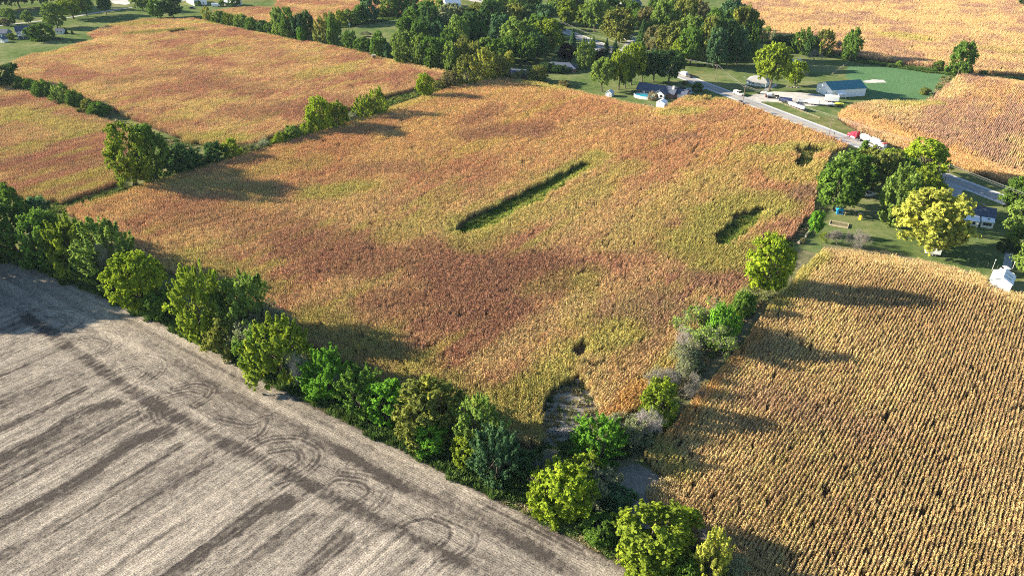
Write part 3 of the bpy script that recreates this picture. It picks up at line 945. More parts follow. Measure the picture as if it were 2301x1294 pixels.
# ================================================================== WEEDS AND ROUGH GRASS
def tuft(seed, n=26, h=0.5, sp=0.45, bw=0.05):
    r = np.random.default_rng(seed)
    V, Fc, T = [], [], []
    for i in range(n):
        a, rr = r.uniform(0, 2 * math.pi), sp * math.sqrt(r.random())
        p = np.array([rr * math.cos(a), rr * math.sin(a), 0])
        b2 = a + r.normal(0, 0.8)
        d = np.array([math.cos(b2), math.sin(b2), 0])
        hh = h * r.uniform(0.5, 1.2)
        w = np.array([-d[1], d[0], 0]) * bw * r.uniform(0.7, 1.5)
        q1, q2 = p + d * 0.12 * h + np.array([0, 0, hh * 0.6]), p + d * (0.35 + 0.3 * r.random()) * h + np.array([0, 0, hh])
        b = len(V)
        V += [p - w, p + w, q1 + w, q1 - w, q2 + w * 0.3, q2 - w * 0.3]
        Fc += [(b, b + 1, b + 2, b + 3), (b + 3, b + 2, b + 4, b + 5)]
        T += [float(np.clip(r.normal(0.5, 0.2), 0, 1))] * 6
    return fast_mesh('tuft', np.array(V), np.array(Fc), M['weed'], T)
TUFT = proto_collection('tuft_proto', [tuft(700 + i) for i in range(6)])

def weeds(name, label, zones, cat='weeds'):
    """zones: (kind, px points, width m | None, density per m2, height range, colour a, colour b)"""
    PX, PY, HS, CC = [], [], [], []
    for kind, pts, wid, dens, hr, ca, cb in zones:
        L = Gs(pts)
        lo, hi = L.min(0) - (wid or 0), L.max(0) + (wid or 0)
        n = int((hi - lo).prod() * dens)
        X, Y = RNG.uniform(lo[0], hi[0], n), RNG.uniform(lo[1], hi[1], n)
        if kind == 'line':
            D = seg_dist(X, Y, L) + (fbm(X / 4, Y / 4, 801, 2) - 0.5) * wid * 0.8
            ok = D < wid
        else:
            ok = in_poly(X, Y, L)
        ok &= in_view(X, Y)
        X, Y = X[ok], Y[ok]
        f = smooth(0.35, 0.65, fbm(X / 3, Y / 3, 811, 3))
        PX.append(X); PY.append(Y)
        HS.append(RNG.uniform(hr[0], hr[1], X.size) * (0.6 + 0.8 * fbm(X / 2.5, Y / 2.5, 821, 2)))
        CC.append((np.array(ca) + (np.array(cb) - np.array(ca)) * f[:, None]) * RNG.normal(1, 0.15, X.size)[:, None])
    X, Y, Hh, C = np.concatenate(PX), np.concatenate(PY), np.concatenate(HS), np.vstack(CC)
    N = len(X)
    rot = np.stack([np.zeros(N), np.zeros(N), RNG.uniform(0, 6.28, N)], 1)
    s = 0.8 + 0.5 * Hh
    scl = np.stack([s, s, Hh * 1.6], 1)
    scatter(name, TUFT, np.stack([X, Y, np.full(N, 0.03)], 1), rot, scl, np.clip(C, 0.01, 0.8), label, cat)
    print(name, N)

dg, mg, yg, dry, pale = (.06, .11, .025), (.11, .17, .04), (.21, .23, .06), (.33, .27, .15), (.40, .35, .24)
weeds('hedge_weeds', 'tangled green weeds and low brush under the near hedge', [
    ('line', [(-150, 560), (20, 575), (100, 592), (250, 655), (420, 730), (640, 845), (850, 950), (1050, 1050), (1250, 1130), (1400, 1215), (1600, 1310)], 4.2, 2.2, (.5, 1.7), dg, mg),
    ('line', [(420, 748), (700, 902), (1060, 1084), (1460, 1292)], 0.9, 2.5, (.2, .6), dry, mg),
    ('line', [(1300, 1010), (1400, 1010), (1480, 920), (1570, 810), (1680, 680), (1760, 580)], 3.2, 1.7, (.3, 1.2), mg, dry),
    ('line', [(1850, 470), (1835, 478), (1775, 545), (1690, 650)], 1.4, 2.0, (.3, .9), mg, dry)])
weeds('ditch_weeds', 'rough yellow-green grass and weeds lining the ditch', [
    ('line', [(130, 470), (300, 425), (420, 396), (520, 362), (650, 312), (760, 278), (905, 222), (1008, 194), (1120, 174)], 4.0, 1.3, (.3, 1.3), mg, yg),
    ('line', [(0, 190), (60, 205), (220, 262), (330, 305), (430, 335)], 3.2, 1.0, (.3, 1.2), mg, dry),
    ('line', [(440, 40), (520, 62), (640, 84), (760, 108), (900, 138), (1010, 165)], 3.5, 0.7, (.4, 1.4), mg, yg),
    ('line', [(1700, 92), (1830, 118), (1950, 142), (2130, 166), (2301, 184)], 5.0, 0.7, (.4, 1.6), dg, mg),
    ('line', [(2126, 172), (2108, 205), (2086, 234)], 2.0, 1.0, (.4, 1.2), mg, dry),
    ('line', [(770, 62), (870, 44), (960, 22)], 5.0, 0.6, (.5, 1.8), dg, mg)])
weeds('hollow_weeds', 'low green regrowth in the gaps of the central cornfield', [
    ('poly', H_STRIP, None, 2.6, (.4, 1.0), (.06, .11, .02), (.16, .20, .04)), ('poly', H_POND, None, 2.6, (.4, 1.0), (.07, .12, .025), (.17, .20, .045)),
    ('poly', [(1060, 532), (1110, 498), (1200, 450), (1320, 378), (1345, 376), (1275, 430), (1180, 488), (1090, 534)], None, 3.2, (1.0, 1.7), (.16, .22, .04), (.34, .34, .08)),
    ('poly', [(1610, 566), (1660, 528), (1712, 480), (1730, 482), (1710, 512), (1672, 548), (1632, 572)], None, 3.2, (1.0, 1.7), (.16, .22, .04), (.34, .34, .08)),
    ('poly', H_EAST, None, 2.0, (.4, 1.0), (.08, .12, .03), (.22, .20, .06)), ('poly', H_BULGE, None, 2.0, (.4, .9), (.07, .12, .03), (.18, .2, .05)),
    ('poly', [(1225, 1000), (1216, 945), (1228, 903), (1262, 866), (1302, 848), (1327, 885), (1350, 930), (1352, 960), (1330, 1000), (1270, 1020)], None, 0.9, (.25, .9), (.07, .10, .03), (.30, .26, .13)),
    ('poly', [(1225, 1000), (1330, 990), (1400, 1030), (1300, 1060), (1180, 1030)], None, 1.6, (.3, 1.0), dg, mg),
    ('poly', [(1850, 575), (1950, 566), (2090, 590), (2205, 618), (2205, 632), (2050, 600), (1950, 585)], None, 0.8, (.2, .6), dry, pale)])
# ================================================================== TREES
def unit(v):
    return v / (np.linalg.norm(v, axis=-1, keepdims=True) + 1e-9)

def leaves_to_mesh(name, P, Nn, size, tint, r, aspect=0.62):
    """each leaf spray is a bent diamond of two triangles' worth (one quad)"""
    n = len(P)
    t = unit(np.cross(Nn, r.normal(0, 1, (n, 3))))
    b = np.cross(Nn, t)
    s = size[:, None]
    V = np.stack([P - t * s, P - b * s * aspect + Nn * s * 0.15, P + t * s, P + b * s * aspect + Nn * s * 0.15], 1).reshape(-1, 3)
    Fq = np.arange(4 * n).reshape(n, 4)
    return fast_mesh(name, V, Fq, M['leaf'], np.repeat(tint, 4))

def crown_profile(kind):
    # radius (half width = 5) as a function of z in 0..1 (height = 10)
    return {
        'round': (0.14, lambda z: np.sqrt(np.clip(1 - ((z - 0.56) / 0.46) ** 2, 0, 1))),
        'broad': (0.20, lambda z: np.sqrt(np.clip(1 - ((z - 0.58) / 0.44) ** 2, 0, 1)) ** 0.8),
        'tall': (0.12, lambda z: np.clip(np.sqrt(np.clip(1 - ((z - 0.50) / 0.52) ** 2, 0, 1)), 0, 1)),
        'bush': (0.02, lambda z: np.sqrt(np.clip(1 - ((z - 0.40) / 0.62) ** 2, 0, 1))),
        'shade': (0.30, lambda z: np.sqrt(np.clip(1 - ((z - 0.64) / 0.37) ** 2, 0, 1)) ** 0.7),
        'multi': (0.10, lambda z: np.where(z < 0.45, 0.45 + 0.6 * z, np.sqrt(np.clip(1 - ((z - 0.62) / 0.40) ** 2, 0, 1)))),
    }[kind]

def crown(seed, kind, nclump=80, nleaf=95, leaf=0.36, cr=1.25, spiky=0.0, lump=0.3, hollow=0.42):
    r = np.random.default_rng(seed)
    zb, prof = crown_profile(kind)
    ph, ph2 = r.uniform(0, 6.28, 3), r.uniform(0, 6.28, 3)
    Ps, Ns, Ts = [], [], []
    centers = []
    k = 0
    while k < nclump:
        z = zb + (1 - zb) * r.random()
        R = float(prof(np.array(z)))
        if r.random() > 0.15 + 0.85 * R:
            continue
        th = r.uniform(0, 2 * math.pi)
        lob = 1 + lump * (0.55 * math.sin(2 * th + ph[0] + 3 * z) + 0.45 * math.sin(3 * th + ph[1] - 5 * z) + 0.4 * math.sin(9 * z + ph2[0] + th))
        rad = 5 * R * (hollow + (0.97 - hollow) * r.random() ** 0.45) * lob * 0.84
        c = np.array([rad * math.cos(th), rad * math.sin(th), 10 * (0.04 + 0.90 * z)])
        out = unit(np.array([c[0], c[1], (c[2] - 4.6) * 1.0]) + r.normal(0, 0.4, 3))
        crr = cr * r.uniform(0.6, 1.3)
        n = int(nleaf * (crr / cr) ** 2 * r.uniform(0.75, 1.2))
        d = unit(r.normal(0, 1, (n, 3)) + out * 0.75)
        q = r.uniform(0.1, 1.15, n) ** 0.6
        ns = 7
        sp_dir = unit(r.normal(0, 1, (ns, 3)) + out * 0.9 + np.array([0, 0, 0.35]))
        which = r.integers(0, ns, n)
        if spiky > 0 and r.random() < 0.75:
            ax = unit(out * 0.7 + np.array([0, 0, 0.85]))
            s = r.random(n) ** 0.8
            p = c + ax * (s * spiky * r.uniform(0.8, 1.5))[:, None] + unit(r.normal(0, 1, (n, 3))) * (crr * 0.62 * (1 - 0.8 * s) * r.random(n) ** 0.4)[:, None]
            d = unit(d + unit(p - c) * 0.4)
        else:
            sl = r.random(n) ** 0.7
            p = c + sp_dir[which] * (sl * crr * 1.15)[:, None] + unit(r.normal(0, 1, (n, 3))) * (crr * 0.42 * (1.15 - 0.8 * sl) * r.random(n) ** 0.4)[:, None]
            d = unit(d * 0.5 + unit(p - c) * 0.8)
        Ps.append(p)
        Ns.append(unit(d * 0.9 + r.normal(0, 0.55, (n, 3)) + np.array([0, 0, 0.25])))
        base = r.normal(0.45, 0.17)
        Ts.append(np.clip(base + r.normal(0, 0.13, n), 0, 1))
        centers.append(c)
        k += 1
    P, Nn, T = np.vstack(Ps), np.vstack(Ns), np.concatenate(Ts)
    P[:, 2] = np.maximum(P[:, 2], 0.05)
    sz = leaf * r.uniform(0.6, 1.35, len(P))
    return leaves_to_mesh('crown', P, Nn, sz, T, r), centers

def limb_tube(mb, a, b, r0, r1, r, n=5, bend=0.12):
    a, b = np.asarray(a, float), np.asarray(b, float)
    L = np.linalg.norm(b - a)
    m1 = a + (b - a) * 0.5 + r.normal(0, bend * L, 3) * np.array([1, 1, 0.4])
    mb.tube(a, m1, r0, (r0 + r1) / 2, n)
    mb.tube(m1, b, (r0 + r1) / 2, r1, n)

def trunk_mesh(seed, centers, kind, m, stems=1, thick=0.26):
    r = np.random.default_rng(seed)
    mb = MB()
    top = 4.8
    for s in range(stems):
        a0 = r.uniform(0, 6.28)
        off = 0.0 if stems == 1 else 0.55
        b0 = np.array([off * math.cos(a0), off * math.sin(a0), 0.0])
        lean = r.normal(0, 0.35 if stems == 1 else 1.1, 2)
        t = np.array([b0[0] + lean[0], b0[1] + lean[1], top + r.uniform(-0.4, 1.2)])
        mb.tube(b0 - np.array([0, 0, 0.3]), b0 + np.array([0, 0, 0.5]), thick * 1.5, thick, 8)
        limb_tube(mb, b0 + np.array([0, 0, 0.5]), t, thick, thick * 0.5, r, 7, 0.03)
        pick = r.choice(len(centers), min(len(centers), 16 // stems), replace=False)
        for i in pick:
            f = r.uniform(0.35, 1.0)
            p = b0 + (t - b0) * f
            limb_tube(mb, p, np.asarray(centers[i]), thick * 0.45 * (1.2 - 0.6 * f), 0.04, r, 5)
    me = bpy.data.meshes.new('trunk')
    me.from_pydata(mb.v, [], mb.f)
    me.update()
    me.materials.append(m)
    return me

def conifer(seed, droop=0.25):
    r = np.random.default_rng(seed)
    Ps, Ns, Ts = [], [], []
    z = 0.6
    while z < 9.7:
        R = 4.8 * (1 - z / 10) ** 0.85 + 0.15
        nb = max(5, int(13 * (1 - z / 10) + 5))
        a0 = r.uniform(0, 6.28)
        for k in range(nb):
            a = a0 + 2 * math.pi * k / nb + r.normal(0, 0.12)
            ln = R * r.uniform(0.75, 1.1)
            d = np.array([math.cos(a), math.sin(a), 0])
            n = int(18 + 22 * ln / 4)
            s = r.random(n) ** 0.6
            side = np.array([-d[1], d[0], 0])
            p = np.array([0, 0, z]) + d * (ln * s)[:, None] + side * (r.normal(0, 0.30, n) * (1.1 - s) * ln * 0.5)[:, None]
            p[:, 2] += -droop * ln * s ** 1.3 + 0.3 * s ** 3 + r.normal(0, 0.10, n)
            Ps.append(p)
            Ns.append(unit(np.array([0, 0, 0.9]) + d * 0.5 + r.normal(0, 0.4, (n, 3))))
            Ts.append(np.clip(r.normal(0.35 + 0.2 * s, 0.13), 0, 0.75))
        z += 0.52 * (1 - 0.35 * z / 10)
    P, Nn, T = np.vstack(Ps), np.vstack(Ns), np.concatenate(Ts)
    P[:, 2] = np.maximum(P[:, 2], 0.1)
    me = leaves_to_mesh('crown', P, Nn, 0.34 * r.uniform(0.6, 1.3, len(P)), T, r, 0.4)
    mb = MB()
    mb.tube((0, 0, -0.3), (0, 0, 9.6), 0.28, 0.04, 7)
    tm = bpy.data.meshes.new('trunk')
    tm.from_pydata(mb.v, [], mb.f)
    tm.materials.append(M['bark'])
    return me, tm

def bare(seed, m, leafy=0, spread=1.0):
    """leafless shrub: forked branches down to twigs, perhaps a few leaves left"""
    r = np.random.default_rng(seed)
    mb, tw = MB(), []
    tips = []

    def grow(p, d, ln, rad, lev):
        q = p + d * ln
        mb.tube(p, q, rad, rad * 0.65, 5 if lev < 2 else 3)
        if lev >= 4:
            tips.append(q)
            return
        for k in range(r.integers(2, 5) if lev < 3 else 4):
            nd = unit(d + r.normal(0, 0.5, 3) * spread + np.array([0, 0, 0.12]))
            grow(p + d * ln * r.uniform(0.55, 1.0), nd, ln * r.uniform(0.55, 0.85), rad * 0.55, lev + 1)
    for s in range(4):
        a = r.uniform(0, 6.28)
        b = np.array([0.5 * math.cos(a), 0.5 * math.sin(a), 0])
        grow(b, unit(np.array([math.cos(a) * 0.55 * spread, math.sin(a) * 0.55 * spread, 1.0]) + r.normal(0, 0.15, 3)), 3.4, 0.17, 0)
    me = bpy.data.meshes.new('branches')
    me.from_pydata(mb.v, [], mb.f)
    me.update()
    me.materials.append(m)
    tips = np.array(tips)
    # fine twigs around the tips, thin slivers
    n = 7
    P = np.repeat(tips, n, 0) + r.normal(0, 0.35, (len(tips) * n, 3))
    Nn = unit(r.normal(0, 1, P.shape))
    t = unit(r.normal(0, 1, P.shape) + np.array([0, 0, 0.4]))
    L, w = r.uniform(0.3, 0.7, len(P))[:, None], 0.022
    b = unit(np.cross(t, Nn))
    V = np.stack([P - t * L - b * w, P - t * L + b * w, P + t * L + b * w * 0.5, P + t * L - b * w * 0.5], 1).reshape(-1, 3)
    V[:, 2] = np.maximum(V[:, 2], 0.05)
    twm = fast_mesh('twigs', V, np.arange(len(V)).reshape(-1, 4), m)
    lm = None
    if leafy:
        k = int(len(tips) * leafy)
        Q = tips[r.integers(0, len(tips), k)] + r.normal(0, 0.4, (k, 3))
        Q[:, 2] = np.maximum(Q[:, 2], 0.1)
        lm = leaves_to_mesh('crown', Q, unit(unit(Q - np.array([0, 0, 4.0])) * 0.8 + r.normal(0, 0.6, Q.shape)), 0.26 * r.uniform(0.6, 1.3, k), np.clip(r.normal(0.5, 0.2, k), 0, 1), r)
    return me, twm, lm

PROTO = {}

def protos(style, n, fn):
    PROTO[style] = [fn(i) for i in range(n)]

def leafy_proto(kind, seed, m='bark', stems=1, thick=0.26, **kw):
    cm, cs = crown(seed, kind, **kw)
    return [('trunk', trunk_mesh(seed + 1, cs, kind, M[m], stems, thick)), ('crown', cm)]

protos('round', 4, lambda i: leafy_proto('round', 3000 + i * 7, nclump=120, nleaf=120, leaf=0.26, cr=1.15))
protos('broad', 4, lambda i: leafy_proto('broad', 3100 + i * 7, nclump=125, nleaf=115, leaf=0.26, cr=1.15, lump=0.36))
protos('tall', 4, lambda i: leafy_proto('tall', 3200 + i * 7, nclump=115, nleaf=115, leaf=0.27, cr=1.15, lump=0.34))
protos('shade', 3, lambda i: leafy_proto('shade', 3300 + i * 7, nclump=115, nleaf=110, leaf=0.26, cr=1.1, lump=0.3, thick=0.3))
protos('bush', 4, lambda i: leafy_proto('bush', 3400 + i * 7, nclump=110, nleaf=125, leaf=0.27, cr=1.2, lump=0.34, thick=0.16, stems=3))
protos('feather', 5, lambda i: leafy_proto('bush', 3500 + i * 7, nclump=115, nleaf=105, leaf=0.26, cr=1.15, spiky=1.8, lump=0.34, thick=0.17, stems=3))
protos('multi', 3, lambda i: leafy_proto('multi', 3600 + i * 7, nclump=90, nleaf=115, leaf=0.25, cr=1.05, lump=0.42, thick=0.2, stems=3))
protos('airy', 3, lambda i: leafy_proto('tall', 3700 + i * 7, nclump=60, nleaf=60, leaf=0.27, cr=1.1, lump=0.4, thick=0.12, hollow=0.2, m='palebark'))
protos('spruce', 3, lambda i: (lambda a: [('trunk', a[1]), ('crown', a[0])])(conifer(3800 + i)))
protos('bare', 3, lambda i: (lambda a: [('branches', a[0]), ('twigs', a[1])])(bare(3900 + i, M['twig'])))
protos('dead', 2, lambda i: (lambda a: [('branches', a[0]), ('twigs', a[1])])(bare(3950 + i, M['palebark'], 0, 1.25)))
protos('wispy', 3, lambda i: (lambda a: [('branches', a[0]), ('twigs', a[1]), ('crown', a[2])])(bare(3970 + i, M['twig'], 8.0)))

TC = {'yg': ((.215, .285, .032), 'yellow-green'), 'by': ((.26, .35, .03), 'bright lime green'), 'y': ((.36, .38, .07), 'golden yellow'), 'g': ((.12, .21, .035), 'mid green'),
      'lg': ((.20, .29, .06), 'light green'), 'vg': ((.15, .32, .035), 'vivid green'), 'dg': ((.07, .135, .04), 'dark green'), 'bg': ((.09, .175, .075), 'blue-green'),
      'ol': ((.20, .225, .05), 'olive'), 'br': ((.215, .20, .08), 'brownish olive'), 'mar': ((.025, .008, .014), 'dark maroon'), 'gg': ((.25, .285, .14), 'grey-green'),
      'gr': ((.2, .19, .16), 'grey'), 'pk': ((.25, .14, .12), 'pinkish grey'), 'pa': ((.40, .33, .2), 'straw-coloured')}
SHAPE = {'round': ('rounded', 'tree'), 'broad': ('broad', 'tree'), 'tall': ('tall', 'tree'), 'shade': ('shade-casting', 'tree'), 'bush': ('dense', 'bush'), 'feather': ('feathery', 'tree'), 'multi': ('many-stemmed', 'tree'),
         'airy': ('thin', 'tree'), 'spruce': ('pointed', 'conifer'), 'bare': ('leafless', 'shrub'), 'dead': ('dead branching', 'tree'), 'wispy': ('wispy', 'shrub')}
NAMES = {'round': 'broadleaf_tree', 'broad': 'broadleaf_tree', 'tall': 'broadleaf_tree', 'shade': 'shade_tree', 'bush': 'bush', 'feather': 'hedge_tree', 'multi': 'cottonwood_tree', 'airy': 'young_tree',
         'spruce': 'conifer_tree', 'bare': 'bare_shrub', 'dead': 'dead_tree', 'wispy': 'wispy_shrub'}
ORD = ['first', 'second', 'third', 'fourth', 'fifth', 'sixth', 'seventh', 'eighth', 'ninth', 'tenth', 'eleventh', 'twelfth', 'thirteenth', 'fourteenth', 'fifteenth', 'sixteenth', 'seventeenth', 'eighteenth',
       'nineteenth', 'twentieth', 'twenty-first', 'twenty-second', 'twenty-third', 'twenty-fourth', 'twenty-fifth', 'twenty-sixth', 'twenty-seventh', 'twenty-eighth', 'twenty-ninth', 'thirtieth',
       'thirty-first', 'thirty-second', 'thirty-third', 'thirty-fourth', 'thirty-fifth', 'thirty-sixth', 'thirty-seventh', 'thirty-eighth']

